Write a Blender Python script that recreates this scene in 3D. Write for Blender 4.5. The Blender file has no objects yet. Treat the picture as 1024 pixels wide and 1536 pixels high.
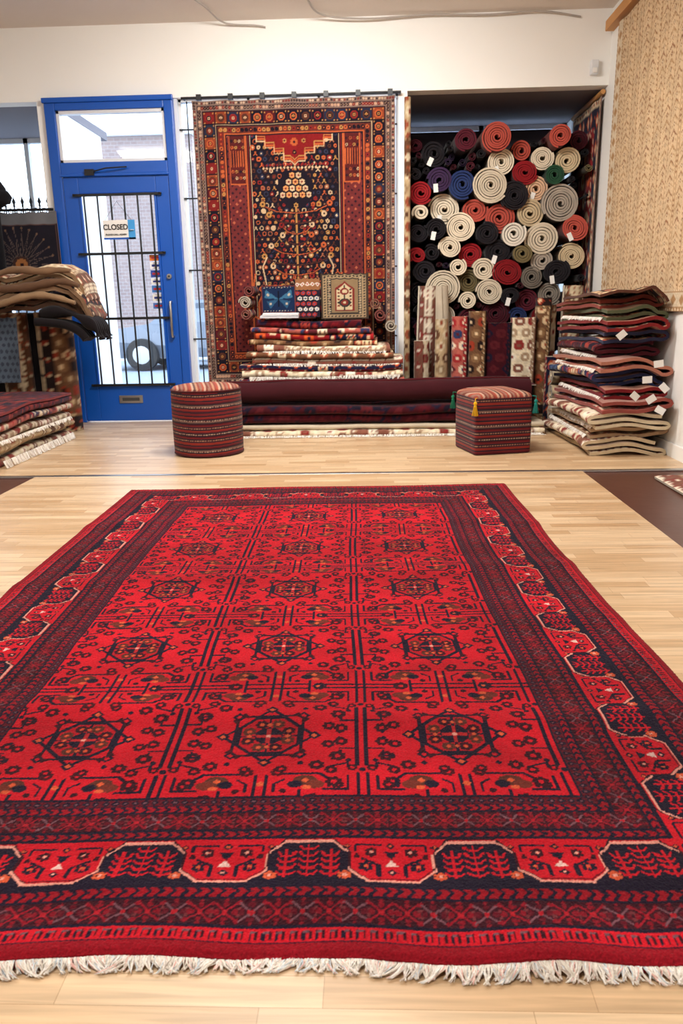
import bpy, math, random
import numpy as np
from mathutils import Vector, Matrix
random.seed(7); rng=np.random.default_rng(7)
scene=bpy.context.scene
try:
    scene.view_settings.view_transform='Standard'
except Exception: pass

def L(r,g,b):
    f=lambda c:(c/255/12.92) if c/255<=.04045 else ((c/255+.055)/1.055)**2.4
    return np.array([f(r),f(g),f(b)])

# ------------------------------------------------------------------ materials
def newmat(name):
    m=bpy.data.materials.new(name); m.use_nodes=True
    nt=m.node_tree; return m,nt,nt.nodes['Principled BSDF']
def plain(name,col,rough=.6,metal=0,bump=0,bscale=60,var=0.0,spec=.5):
    m,nt,p=newmat(name)
    N=nt.nodes; K=nt.links
    p.inputs['Roughness'].default_value=rough; p.inputs['Metallic'].default_value=metal
    p.inputs['Specular IOR Level'].default_value=spec
    tc=N.new('ShaderNodeTexCoord'); no=N.new('ShaderNodeTexNoise'); no.inputs['Scale'].default_value=bscale; no.inputs['Detail'].default_value=4
    K.new(tc.outputs['Object'],no.inputs['Vector'])
    mr=N.new('ShaderNodeMapRange'); mr.inputs['To Min'].default_value=1-var; mr.inputs['To Max'].default_value=1+var
    n2=N.new('ShaderNodeTexNoise'); n2.inputs['Scale'].default_value=1.7; n2.inputs['Detail'].default_value=5
    K.new(tc.outputs['Object'],n2.inputs['Vector']); K.new(n2.outputs['Fac'],mr.inputs['Value'])
    vm=N.new('ShaderNodeVectorMath'); vm.operation='SCALE'; vm.inputs[0].default_value=tuple(col)
    K.new(mr.outputs['Result'],vm.inputs['Scale']); K.new(vm.outputs['Vector'],p.inputs['Base Color'])
    if bump:
        b=N.new('ShaderNodeBump'); b.inputs['Strength'].default_value=bump; b.inputs['Distance'].default_value=.004
        K.new(no.outputs['Fac'],b.inputs['Height']); K.new(b.outputs['Normal'],p.inputs['Normal'])
    return m
def fabric(name,bscale=350,bump=.5,sheen=.15,var=.25,gain=1.0,n2s=9):
    m,nt,p=newmat(name); N=nt.nodes; K=nt.links
    p.inputs['Roughness'].default_value=.95; p.inputs['Specular IOR Level'].default_value=.12
    p.inputs['Sheen Weight'].default_value=sheen; p.inputs['Sheen Roughness'].default_value=.5
    at=N.new('ShaderNodeAttribute'); at.attribute_name='Col'
    tc=N.new('ShaderNodeTexCoord'); no=N.new('ShaderNodeTexNoise'); no.inputs['Scale'].default_value=bscale; no.inputs['Detail'].default_value=3
    n2=N.new('ShaderNodeTexNoise'); n2.inputs['Scale'].default_value=n2s; n2.inputs['Detail'].default_value=8
    K.new(tc.outputs['Object'],no.inputs['Vector']); K.new(tc.outputs['Object'],n2.inputs['Vector'])
    ad=N.new('ShaderNodeMath'); ad.operation='ADD'; K.new(no.outputs['Fac'],ad.inputs[0]); K.new(n2.outputs['Fac'],ad.inputs[1])
    mr=N.new('ShaderNodeMapRange'); mr.inputs['From Max'].default_value=2; mr.inputs['To Min'].default_value=gain*(1-var*2); mr.inputs['To Max'].default_value=gain*(1+var*2)
    K.new(ad.outputs[0],mr.inputs['Value'])
    vm=N.new('ShaderNodeVectorMath'); vm.operation='SCALE'; K.new(at.outputs['Color'],vm.inputs[0]); K.new(mr.outputs['Result'],vm.inputs['Scale'])
    K.new(vm.outputs['Vector'],p.inputs['Base Color'])
    b=N.new('ShaderNodeBump'); b.inputs['Strength'].default_value=bump; b.inputs['Distance'].default_value=.004
    K.new(no.outputs['Fac'],b.inputs['Height']); K.new(b.outputs['Normal'],p.inputs['Normal'])
    return m
FAB=fabric('wool_pile',sheen=.08); FABR=fabric('wool_pile_red',bscale=260,bump=.9,sheen=.05,var=.45,n2s=5)
FRM=fabric('cotton_fringe',sheen=.0,var=.05,gain=1.1)
WALL=plain('wall_paint',L(242,241,236),.8,bump=.15,bscale=90,var=.03)
CEIL=plain('ceiling_paint',L(222,212,202),.85,bump=.2,bscale=60,var=.05)
SOFF=plain('soffit_paint',L(118,112,116),.85,var=.05)
BLUE=plain('blue_gloss_paint',L(8,80,176),.35,bump=.08,bscale=25,var=.12)
WHITEP=plain('white_paint',L(220,222,224),.45,var=.05)
BLACK=plain('black_iron',L(14,14,16),.45,var=.1)
STEEL=plain('brushed_metal',L(185,185,185),.3,1,var=.08)
WOOD=plain('raw_wood',L(196,140,80),.6,bump=.2,bscale=40,var=.2)
DARKCLOTH=plain('dark_cloth',L(28,22,26),.95,bump=.3,bscale=200,var=.1)
BOARD=plain('window_glow_blocker',L(52,46,54),.8,var=.1)
PAPER=plain('paper',L(232,230,225),.7,var=.03)
CONC=plain('pavement',L(184,190,198),.9,bump=.3,bscale=8,var=.15)
ASPH=plain('asphalt',L(140,148,158),.9,var=.1)
DARKFLOOR=plain('stained_concrete',L(84,48,38),.35,bump=.25,bscale=14,var=.35)
CARP=plain('silver_car_paint',L(120,126,136),.3,.5)
DGLASS=plain('dark_glass',L(70,80,92),.1)
def glassmat():
    m=bpy.data.materials.new('clear_glass'); m.use_nodes=True; nt=m.node_tree; nt.nodes.clear()
    o=nt.nodes.new('ShaderNodeOutputMaterial'); t=nt.nodes.new('ShaderNodeBsdfTransparent'); g=nt.nodes.new('ShaderNodeBsdfGlossy')
    g.inputs['Roughness'].default_value=.03; mx=nt.nodes.new('ShaderNodeMixShader'); mx.inputs[0].default_value=.05
    t.inputs['Color'].default_value=(.93,.97,1,1)
    nt.links.new(t.outputs[0],mx.inputs[1]); nt.links.new(g.outputs[0],mx.inputs[2]); nt.links.new(mx.outputs[0],o.inputs[0]); return m
GLASS=glassmat()
def laminate():
    m,nt,p=newmat('oak_laminate'); N=nt.nodes; K=nt.links
    tc=N.new('ShaderNodeTexCoord')
    br=N.new('ShaderNodeTexBrick'); br.offset=.37; br.offset_frequency=2; br.squash=1
    br.inputs['Scale'].default_value=1; br.inputs['Brick Width'].default_value=.40; br.inputs['Row Height'].default_value=.056
    br.inputs['Mortar Size'].default_value=.0006; br.inputs['Mortar Smooth'].default_value=.5; br.inputs['Bias'].default_value=-.1
    br.inputs['Color1'].default_value=(*L(224,194,156),1); br.inputs['Color2'].default_value=(*L(192,154,112),1); br.inputs['Mortar'].default_value=(*L(166,130,92),1)
    sp=N.new('ShaderNodeSeparateXYZ'); K.new(tc.outputs['Object'],sp.inputs[0])
    q=N.new('ShaderNodeMath'); q.operation='SNAP'; q.inputs[1].default_value=.112; K.new(sp.outputs['Y'],q.inputs[0])
    wn=N.new('ShaderNodeTexWhiteNoise'); wn.noise_dimensions='1D'; K.new(q.outputs[0],wn.inputs['W'])
    ad=N.new('ShaderNodeMath'); ad.operation='ADD'; K.new(sp.outputs['X'],ad.inputs[0]); K.new(wn.outputs['Value'],ad.inputs[1])
    cb=N.new('ShaderNodeCombineXYZ'); K.new(ad.outputs[0],cb.inputs['X']); K.new(sp.outputs['Y'],cb.inputs['Y'])
    K.new(cb.outputs[0],br.inputs['Vector'])
    mp=N.new('ShaderNodeMapping'); mp.inputs['Scale'].default_value=(3.5,75,1); K.new(cb.outputs[0],mp.inputs['Vector'])
    no=N.new('ShaderNodeTexNoise'); no.inputs['Scale'].default_value=1; no.inputs['Detail'].default_value=7; no.inputs['Distortion'].default_value=.6
    K.new(mp.outputs[0],no.inputs['Vector'])
    mr=N.new('ShaderNodeMapRange'); mr.inputs['From Min'].default_value=.3; mr.inputs['From Max'].default_value=.7; mr.inputs['To Min'].default_value=.76; mr.inputs['To Max'].default_value=1.12
    K.new(no.outputs['Fac'],mr.inputs['Value'])
    vm=N.new('ShaderNodeVectorMath'); vm.operation='SCALE'; K.new(br.outputs['Color'],vm.inputs[0]); K.new(mr.outputs[0],vm.inputs['Scale'])
    K.new(vm.outputs[0],p.inputs['Base Color']); p.inputs['Roughness'].default_value=.32
    b=N.new('ShaderNodeBump'); b.inputs['Strength'].default_value=.15; b.inputs['Distance'].default_value=.002; K.new(no.outputs['Fac'],b.inputs['Height']); K.new(b.outputs[0],p.inputs['Normal'])
    return m
LAM=laminate()
def brickm():
    m,nt,p=newmat('brick_facade'); N=nt.nodes; K=nt.links
    tc=N.new('ShaderNodeTexCoord'); mp=N.new('ShaderNodeMapping'); mp.inputs['Rotation'].default_value=(math.pi/2,0,0); K.new(tc.outputs['Object'],mp.inputs[0])
    br=N.new('ShaderNodeTexBrick'); br.inputs['Scale'].default_value=3; K.new(mp.outputs[0],br.inputs['Vector'])
    br.inputs['Color1'].default_value=(*L(128,108,104),1); br.inputs['Color2'].default_value=(*L(140,120,114),1); br.inputs['Mortar'].default_value=(*L(150,142,140),1)
    K.new(br.outputs['Color'],p.inputs['Base Color']); return m
BRICK=brickm()

# ------------------------------------------------------------------ mesh builder
class MB:
    def __init__(s): s.V=[];s.C=[];s.loops=[];s.tot=[];s.mi=[];s.sm=[];s.nv=0;s.mats=[]
    def add(s,V,faces,mat,col=(.5,.5,.5),smooth=False):
        V=np.asarray(V,float).reshape(-1,3); n=len(V)
        c=np.asarray(col,float)
        c=np.tile(c,(n,1)) if c.ndim==1 else c.reshape(-1,3)
        if mat not in s.mats: s.mats.append(mat)
        k=s.mats.index(mat)
        if isinstance(faces,np.ndarray): groups=[faces]
        else: groups=[np.array([f]) for f in faces]
        for A in groups:
            s.loops.append((A+s.nv).ravel()); s.tot.append(np.full(len(A),A.shape[1])); s.mi.append(np.full(len(A),k)); s.sm.append(np.full(len(A),smooth))
        s.V.append(V); s.C.append(c); s.nv+=n
    def box(s,x0,x1,y0,y1,z0,z1,mat,col=(.5,.5,.5),M=None):
        V=np.array([(x,y,z) for x in (x0,x1) for y in (y0,y1) for z in (z0,z1)],float)
        if M is not None: V=np.array([M@Vector(v) for v in V])
        F=np.array([(0,1,3,2),(4,6,7,5),(0,4,5,1),(2,3,7,6),(0,2,6,4),(1,5,7,3)])
        s.add(V,F,mat,col)
    def grid(s,P,mat,col=(.5,.5,.5),closed=False,smooth=True):
        n,m=P.shape[:2]
        i=np.arange(n if closed else n-1)[:,None]; j=np.arange(m-1)[None,:]; i2=(i+1)%n
        F=np.stack([i*m+j,i2*m+j,i2*m+j+1,i*m+j+1],-1).reshape(-1,4)
        c=np.asarray(col,float)
        s.add(P.reshape(-1,3),F,mat,c if c.ndim==1 else c.reshape(-1,3),smooth)
    def tube(s,pts,r,mat,col=(.5,.5,.5),n=8,cap=True):
        pts=[Vector(p) for p in pts]; R=r if hasattr(r,'__len__') else [r]*len(pts)
        rings=[]; 
        t=(pts[1]-pts[0]).normalized(); a=t.orthogonal().normalized()
        for i,p in enumerate(pts):
            t=(pts[min(i+1,len(pts)-1)]-pts[max(i-1,0)]).normalized()
            a=(a-t*a.dot(t)).normalized(); b=t.cross(a)
            rings.append([p+(a*math.cos(2*math.pi*k/n)+b*math.sin(2*math.pi*k/n))*R[i] for k in range(n)])
        P=np.array(rings).transpose(1,0,2); s.grid(P,mat,col,closed=True)
        if cap:
            for q in (rings[0],rings[-1]): s.add(np.array(q),[list(range(n))],mat,col)
    def lathe(s,prof,c,mat,n=32,col=(.5,.5,.5),shape=None,rot=0,colf=None):
        th=np.linspace(0,2*math.pi,n,endpoint=False)
        k=np.ones(n) if shape is None else 1/((np.abs(np.cos(th))**shape+np.abs(np.sin(th))**shape)**(1/shape))
        P=np.zeros((n,len(prof),3)); pr=np.array(prof)
        x=pr[None,:,0]*(k*np.cos(th))[:,None]; y=pr[None,:,0]*(k*np.sin(th))[:,None]
        cc=col
        if colf is not None: cc=colf(x,y,np.tile(pr[None,:,1],(n,1)),th[:,None]+0*x)
        P[...,0]=c[0]+x*math.cos(rot)-y*math.sin(rot); P[...,1]=c[1]+x*math.sin(rot)+y*math.cos(rot); P[...,2]=c[2]+pr[None,:,1]
        s.grid(P,mat,cc,closed=True)
    def make(s,name,parent=None,bevel=0):
        me=bpy.data.meshes.new(name)
        V=np.concatenate(s.V).astype(np.float32); lo=np.concatenate(s.loops).astype(np.int32); to=np.concatenate(s.tot)
        me.vertices.add(len(V)); me.vertices.foreach_set('co',V.ravel())
        me.loops.add(len(lo)); me.loops.foreach_set('vertex_index',lo)
        st=np.concatenate([[0],np.cumsum(to)[:-1]]).astype(np.int32)
        me.polygons.add(len(to)); me.polygons.foreach_set('loop_start',st)
        try: me.polygons.foreach_set('loop_total',to.astype(np.int32))
        except Exception: pass
        me.polygons.foreach_set('material_index',np.concatenate(s.mi).astype(np.int32))
        me.polygons.foreach_set('use_smooth',np.concatenate(s.sm).astype(bool))
        for m in s.mats: me.materials.append(m)
        ca=me.color_attributes.new('Col','FLOAT_COLOR','POINT')
        C=np.concatenate(s.C); C=np.concatenate([C,np.ones((len(C),1))],1).astype(np.float32); ca.data.foreach_set('color',C.ravel())
        me.update(calc_edges=True)
        o=bpy.data.objects.new(name,me); scene.collection.objects.link(o)
        if parent: o.parent=parent
        if bevel:
            b=o.modifiers.new('bev','BEVEL'); b.width=bevel; b.segments=2; b.limit_method='ANGLE'
        return o
def empty(name):
    o=bpy.data.objects.new(name,None); scene.collection.objects.link(o); return o

# ------------------------------------------------------------------ weaving canvas
class Canvas:
    def __init__(s,w,h,res,bg):
        s.w,s.h,s.res=w,h,res; s.nx=max(2,int(round(w/res))); s.ny=max(2,int(round(h/res)))
        s.a=np.tile(np.asarray(bg,float),(s.ny,s.nx,1))
    def win(s,x0,x1,y0,y1):
        i0=max(0,int(x0/s.res)-1); i1=min(s.nx,int(x1/s.res)+2); j0=max(0,int(y0/s.res)-1); j1=min(s.ny,int(y1/s.res)+2)
        if i1<=i0 or j1<=j0: return None
        X=(np.arange(i0,i1)+.5)*s.res; Y=(np.arange(j0,j1)+.5)*s.res
        return s.a[j0:j1,i0:i1],X[None,:],Y[:,None]
    def rect(s,x0,y0,x1,y1,c):
        w=s.win(x0,x1,y0,y1)
        if w: w[0][(w[1]>=x0)&(w[1]<x1)&(w[2]>=y0)&(w[2]<y1)]=c
    def disc(s,x,y,r,c,ry=None):
        ry=ry or r; w=s.win(x-r,x+r,y-ry,y+ry)
        if w: w[0][((w[1]-x)/r)**2+((w[2]-y)/ry)**2<=1]=c
    def ring(s,x,y,r,t,c):
        w=s.win(x-r,x+r,y-r,y+r)
        if w:
            d=np.hypot(w[1]-x,w[2]-y); w[0][(d<=r)&(d>=r-t)]=c
    def diamond(s,x,y,r,c,ry=None):
        ry=ry or r; w=s.win(x-r,x+r,y-ry,y+ry)
        if w: w[0][(np.abs(w[1]-x)/r+np.abs(w[2]-y)/ry)<=1]=c
    def line(s,x0,y0,x1,y1,t,c):
        w=s.win(min(x0,x1)-t,max(x0,x1)+t,min(y0,y1)-t,max(y0,y1)+t)
        if not w: return
        dx,dy=x1-x0,y1-y0; q=dx*dx+dy*dy+1e-12
        u=np.clip(((w[1]-x0)*dx+(w[2]-y0)*dy)/q,0,1)
        w[0][np.hypot(w[1]-x0-u*dx,w[2]-y0-u*dy)<=t/2]=c
    def pl(s,pts,t,c,closed=False):
        n=len(pts)
        for i in range(n if closed else n-1):
            a=pts[i]; b=pts[(i+1)%n]; s.line(a[0],a[1],b[0],b[1],t,c)
    def poly(s,pts,c):
        xs=[p[0] for p in pts]; ys=[p[1] for p in pts]; w=s.win(min(xs),max(xs),min(ys),max(ys))
        if not w: return
        ins=np.zeros(w[0].shape[:2],bool); n=len(pts)
        for i in range(n):
            (xa,ya),(xb,yb)=pts[i],pts[(i+1)%n]
            if ya==yb: continue
            cond=((ya>w[2])!=(yb>w[2]))&(w[1]<(xb-xa)*(w[2]-ya)/(yb-ya)+xa); ins^=cond
        w[0][ins]=c
    def octa(s,x,y,r,c,k=.45):
        q=r*k; s.poly([(x-q,y-r),(x+q,y-r),(x+r,y-q),(x+r,y+q),(x+q,y+r),(x-q,y+r),(x-r,y+q),(x-r,y-q)],c)
    def sample(s,x,y):
        i=np.floor(np.asarray(x)/s.res).astype(int)%s.nx; j=np.floor(np.asarray(y)/s.res).astype(int)%s.ny
        return s.a[j,i]
    def flower(s,x,y,r,pet,cen,n=8):
        for k in range(n):
            a=2*math.pi*(k+.5)/n; s.disc(x+r*.64*math.cos(a),y+r*.64*math.sin(a),r*.33,pet)
        s.disc(x,y,r*.3,cen)
    def noise(s,amt):
        s.a*=1+amt*(rng.random(s.a.shape[:2])[...,None]-.5)*2

# ---- main rug design
RED=L(178,14,30); REDD=L(130,9,24); NAVY=L(18,14,32); DK=L(46,8,20); MAR=L(80,10,24); ORG=L(190,78,46); OLV=L(78,38,28); CRM=L(206,138,122); PINKG=L(102,66,74)
def border_strip():
    P=.3; c=Canvas(P,.42,.0028,RED)
    c.rect(0,0,P,.026,REDD); c.rect(0,.024,P,.028,NAVY)
    n=14
    for i in range(n):
        x=(i+.5)*P/n; c.line(x-.006,.034,x-.006,.05,.0045,NAVY); c.line(x-.006,.05,x+.004,.05,.004,PINKG); c.line(x+.004,.05,x+.004,.036,.0045,DK)
    c.rect(0,.055,P,.060,NAVY)
    def xband(d0,d1):
        c.rect(0,d0,P,d1,DK); m=(d0+d1)/2; k=7; w=P/k
        for i in range(k):
            x=(i+.5)*w; h=(d1-d0)*.30; a=PINKG if i%2 else L(130,14,30)
            c.line(x-h,m-h,x+h,m+h,.0038,a); c.line(x-h,m+h,x+h,m-h,.0038,a); c.disc(x,m,.0045,L(150,20,32))
            for sx,sy in ((1,0),(-1,0),(0,1),(0,-1)): c.disc(x+sx*h*.8,m+sy*h*.8,.0055,MAR if i%2 else L(112,10,26))
            for e in (-1,1): 
                c.diamond(x+w/2,m+e*h*1.0,.0065,L(118,12,28)); c.disc(x+w/2,m+e*h*.35,.0035,L(96,40,44))
                c.disc(x,m+e*(h+.0055),.0035,L(112,12,26))
        c.rect(0,d0,P,d0+.004,NAVY); c.rect(0,d1-.004,P,d1,NAVY)
    def chev(d0,d1,bg=REDD):
        c.rect(0,d0,P,d1,bg); m=(d0+d1)/2; k=14
        for i in range(k):
            x=(i+.5)*P/k; c.line(x-.007,d0+.002,x+.004,m,.006,NAVY); c.line(x+.004,m,x-.007,d1-.002,.006,NAVY)
        c.rect(0,d0,P,d0+.003,NAVY); c.rect(0,d1-.003,P,d1,NAVY)
    xband(.060,.124); chev(.124,.150)
    c.rect(0,.150,P,.284,RED)
    h=[(-.15,.164),(-.106,.164),(-.074,.196),(-.074,.238),(-.045,.272),(.045,.272),(.074,.238),(.074,.196),(.106,.164),(.15,.164)]
    mid=P/2; pts=[(mid+a,b) for a,b in h]
    c.poly(pts+[(P+.01,.150),(-.01,.150)],NAVY); c.pl(pts,.0045,CRM); c.pl([(x,y+.006) for x,y in pts],.003,DK)
    c.rect(0,.280,P,.285,NAVY)
    for sx in (-.04,0,.04):
        x=mid+sx; top=.260 if sx==0 else .248
        c.line(x,.176,x,top,.005,RED)
        d=.180
        while d<top:
            for q in (-1,1): c.line(x,d,x+q*.009,d+.002,.0055,RED); c.line(x+q*.009,d+.002,x+q*.016,d+.010,.0045,RED)
            d+=.017
    for sx in (-.066,.066): c.flower(mid+sx,.180,.013,ORG,NAVY,6); c.disc(mid+sx,.180,.004,CRM)
    for m0 in (0,P):
        for q in (-1,1):
            c.pl([(m0+q*.02,.262),(m0+q*.064,.262),(m0+q*.064,.246)],.006,NAVY)
            c.pl([(m0+q*.024,.178),(m0+q*.024,.208),(m0+q*.052,.226)],.006,NAVY)
            c.flower(m0+q*.046,.205,.014,NAVY,ORG,6); c.flower(m0+q*.036,.243,.013,DK,CRM,6)
            c.diamond(m0+q*.080,.258,.009,NAVY); c.diamond(m0+q*.080,.258,.004,ORG); c.disc(m0+q*.062,.232,.006,DK)
        c.poly([(m0-.014,.243),(m0+.014,.243),(m0,.223)],NAVY); c.poly([(m0-.012,.205),(m0+.012,.205),(m0,.223)],L(206,170,160))
        c.diamond(m0,.190,.011,NAVY); c.diamond(m0,.190,.005,CRM); c.diamond(m0,.260,.010,NAVY); c.diamond(m0,.260,.005,ORG)
    chev(.285,.308); xband(.308,.364); chev(.364,.386)
    c.rect(0,.386,P,.42,MAR)
    for i in range(15):
        x=(i+.5)*P/15; c.diamond(x,.398,.009,NAVY,.011); c.disc(x,.398,.003,PINKG)
    c.rect(0,.409,P,.414,NAVY)
    return c
def main_rug_canvas(W,Lg,res):
    c=Canvas(W,Lg,res,RED); B=.414; f=c
    xm=[.61-.438*1,.61,1.048,1.486,1.924]; ym=[.155,.645,1.14,1.635,2.13,2.625,3.12]
    def fl(x,y,r=.02,a=DK,b=RED): f.flower(x,y,r,a,b,7)
    def gul(x,y,R=.108):
        q=R*.73
        # two interlaced squares = eight-pointed gul
        f.pl([(x-q,y-q),(x+q,y-q),(x+q,y+q),(x-q,y+q)],.009,NAVY,True)
        f.pl([(x-R,y),(x,y-R),(x+R,y),(x,y+R)],.009,NAVY,True)
        f.octa(x,y,R*.70,NAVY,.5); f.octa(x,y,R*.615,RED*.8,.5)
        for k in range(8):
            a=math.pi*(k+.5)/4; f.flower(x+R*.47*math.cos(a),y+R*.47*math.sin(a),.0175,OLV if k%2 else DK,ORG,7)
        f.octa(x,y,R*.30,NAVY)
        for k in range(4):
            a=math.pi*k/2; ca,sa=math.cos(a),math.sin(a)
            f.line(x,y,x+R*.25*ca,y+R*.25*sa,.010,L(160,30,34)); f.line(x+R*.30*ca,y+R*.30*sa,x+R*.60*ca,y+R*.60*sa,.006,NAVY); f.diamond(x+R*.42*ca,y+R*.42*sa,.007,ORG)
        f.disc(x,y,.006,CRM)
        for k in range(8):
            a=math.pi*k/4; rr=R*(1.0 if k%2==0 else 1.03); xc,yc=x+rr*math.cos(a),y+rr*math.sin(a)
            f.diamond(xc,yc,.017,NAVY); f.diamond(xc,yc,.008,ORG if k%2==0 else RED)
        for sx in (-1,1):
            for sy in (-1,1): f.poly([(x+sx*R*.70,y+sy*R*.40),(x+sx*R*.88,y+sy*R*.62),(x+sx*R*.70,y+sy*R*.70)],DK); f.poly([(x+sx*R*.40,y+sy*R*.70),(x+sx*R*.62,y+sy*R*.88),(x+sx*R*.70,y+sy*R*.70)],DK)
    def tulip(x,y,sx,sy):
        f.disc(x,y,.026,OLV,.018); f.disc(x+sx*.022,y+sy*.015,.020,L(98,38,28),.015); f.disc(x-sx*.021,y+sy*.013,.016,NAVY,.013)
        f.diamond(x,y,.009,ORG); f.disc(x+sx*.004,y+sy*.025,.010,ORG,.007)
        f.pl([(x-sx*.05,y-sy*.024),(x+sx*.032,y-sy*.024),(x+sx*.052,y-sy*.004),(x+sx*.052,y+sy*.022)],.009,NAVY)
    for X in xm:
        for Y in ym:
            xb=X+.219; yh=Y+.247
            for q in (-1,1):
                for e in (-1,1):
                    fl(X+q*.142,Y+e*.036,.017); fl(X+q*.118,Y+e*.120,.019); fl(X+q*.040,Y+e*.134,.015); f.disc(X+q*.082,Y+e*.112,.007,NAVY)
                    f.pl([(X+q*.146,Y+e*.085),(X+q*.170,Y+e*.085),(X+q*.170,Y+e*.062)],.006,NAVY)
                    f.diamond(X+q*.168,Y+e*.012,.007,NAVY)
            gul(X,Y)
            for q in (-1,1):
                f.line(xb+q*.0105,Y-.12,xb+q*.0105,Y+.12,.010,NAVY)
                for e in (-1,1):
                    f.line(xb+q*.010,Y+e*.055,xb+q*.05,Y+e*.055,.007,NAVY); fl(xb+q*.055,Y+e*.085,.021)
                    fl(xb+q*.048,Y+e*.026,.018); f.disc(xb+q*.03,Y+e*.102,.007,NAVY)
                    f.pl([(xb+q*.032,Y+e*.128),(xb+q*.032,Y+e*.112),(xb+q*.075,Y+e*.128)],.006,NAVY)
            for q in (-1,1):
                for e in (-1,1):
                    tulip(X+q*.095,yh+e*.066,q,-e)
                    fl(X+q*.034,yh+e*.098,.017,L(60,8,18)); fl(X+q*.165,yh+e*.05,.015); fl(X+q*.15,yh+e*.104,.016)
                    f.pl([(X+q*.03,yh+e*.028),(X+q*.03,yh+e*.055),(X+q*.05,yh+e*.07)],.006,NAVY); f.disc(X+q*.05,yh+e*.03,.008,DK)
                f.line(X+q*.011,yh-.085,X+q*.011,yh+.085,.0075,NAVY)
                f.line(X-.085,yh+q*.011,X+.085,yh+q*.011,.0075,NAVY)
                f.pl([(X+q*.085,yh-.03),(X+q*.085,yh+.03)],.008,NAVY); fl(X+q*.112,yh,.021)
                f.disc(X,yh+q*.055,.008,ORG)
            for q in (-1,1):
                f.line(xb-.095,yh+q*.010,xb+.095,yh+q*.010,.008,NAVY)
                f.line(xb+q*.010,yh-.09,xb+q*.010,yh+.09,.008,NAVY)
                for e in (-1,1):
                    f.pl([(xb+q*.032,yh+e*.08),(xb+q*.032,yh+e*.033),(xb+q*.085,yh+e*.033)],.007,NAVY)
                    fl(xb+q*.062,yh+e*.060,.020); fl(xb+q*.022,yh+e*.112,.013)
                f.disc(xb+q*.112,yh,.014,NAVY); f.disc(xb+q*.112,yh,.005,ORG); f.disc(xb,yh+q*.105,.008,NAVY)
    s=border_strip()
    X=(np.arange(c.nx)+.5)*res; Y=(np.arange(c.ny)+.5)*res
    XX,YY=np.meshgrid(X,Y)
    dF=np.minimum(YY,Lg-YY); dS=np.minimum(XX,W-XX)
    side=dS<dF; d=np.where(side,dS,dF)
    al=np.where(side,(YY-Lg/2)/(Lg/11)*.3,(XX-W/2-.140)/(W/7)*.3)
    msk=d<B
    col=s.sample(al+.15+30,np.minimum(d,.417))
    c.a[msk]=col[msk]
    tone=1+.09*np.sin(YY*5.1+1)+.06*np.sin(YY*17+XX*.6)+.04*np.sin(XX*9+YY*2)+.05*np.sin(YY*43+np.sin(XX*7))
    c.a*=tone[...,None]; c.a[:,:,0]+=.005; c.a[:,:,1:]+=.002; c.noise(.17)
    return c
def fringe(mb,pts,dirv,ln,step,strands,cols,r=.0017,up=.006,zmin=None,mat=None,leanr=.5):
    P=[Vector(p) for p in pts]; seg=[(P[i+1]-P[i]).length for i in range(len(P)-1)]; tot=sum(seg); n=int(tot/step)
    d0=Vector(dirv).normalized(); lean=0
    for k in range(n):
        t=(k+.5)*step+random.uniform(-.3,.3)*step
        i=0
        while i<len(seg)-1 and t>seg[i]: t-=seg[i]; i+=1
        b=P[i].lerp(P[i+1],min(1,max(0,t/seg[i]))); sd=(P[i+1]-P[i]).normalized()
        lean=lean*.7+random.uniform(-leanr,leanr)*.6; Lk=ln*random.uniform(.65,1.2)
        for q in range(strands):
            sp=random.uniform(-1,1); p=b+sd*sp*step*.5; pts2=[]; cu=random.uniform(-.5,.5)
            for m in range(5):
                u=m/4; w=p+d0*Lk*u+sd*(lean*Lk*u*u+cu*Lk*.5*math.sin(u*4))+Vector((0,0,up*math.sin(u*math.pi)*random.uniform(.3,1.3)))
                if zmin is not None: w.z=max(w.z-(b.z-zmin)*u,zmin+.001+random.random()*.003)
                pts2.append(w)
            mb.tube(pts2,[r,r*1.1,r,r*.9,r*.4],mat or FRM,random.choice(cols),n=4,cap=False)
FRC=[L(236,230,218),L(228,220,206),L(246,242,236),L(212,200,190)]
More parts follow.
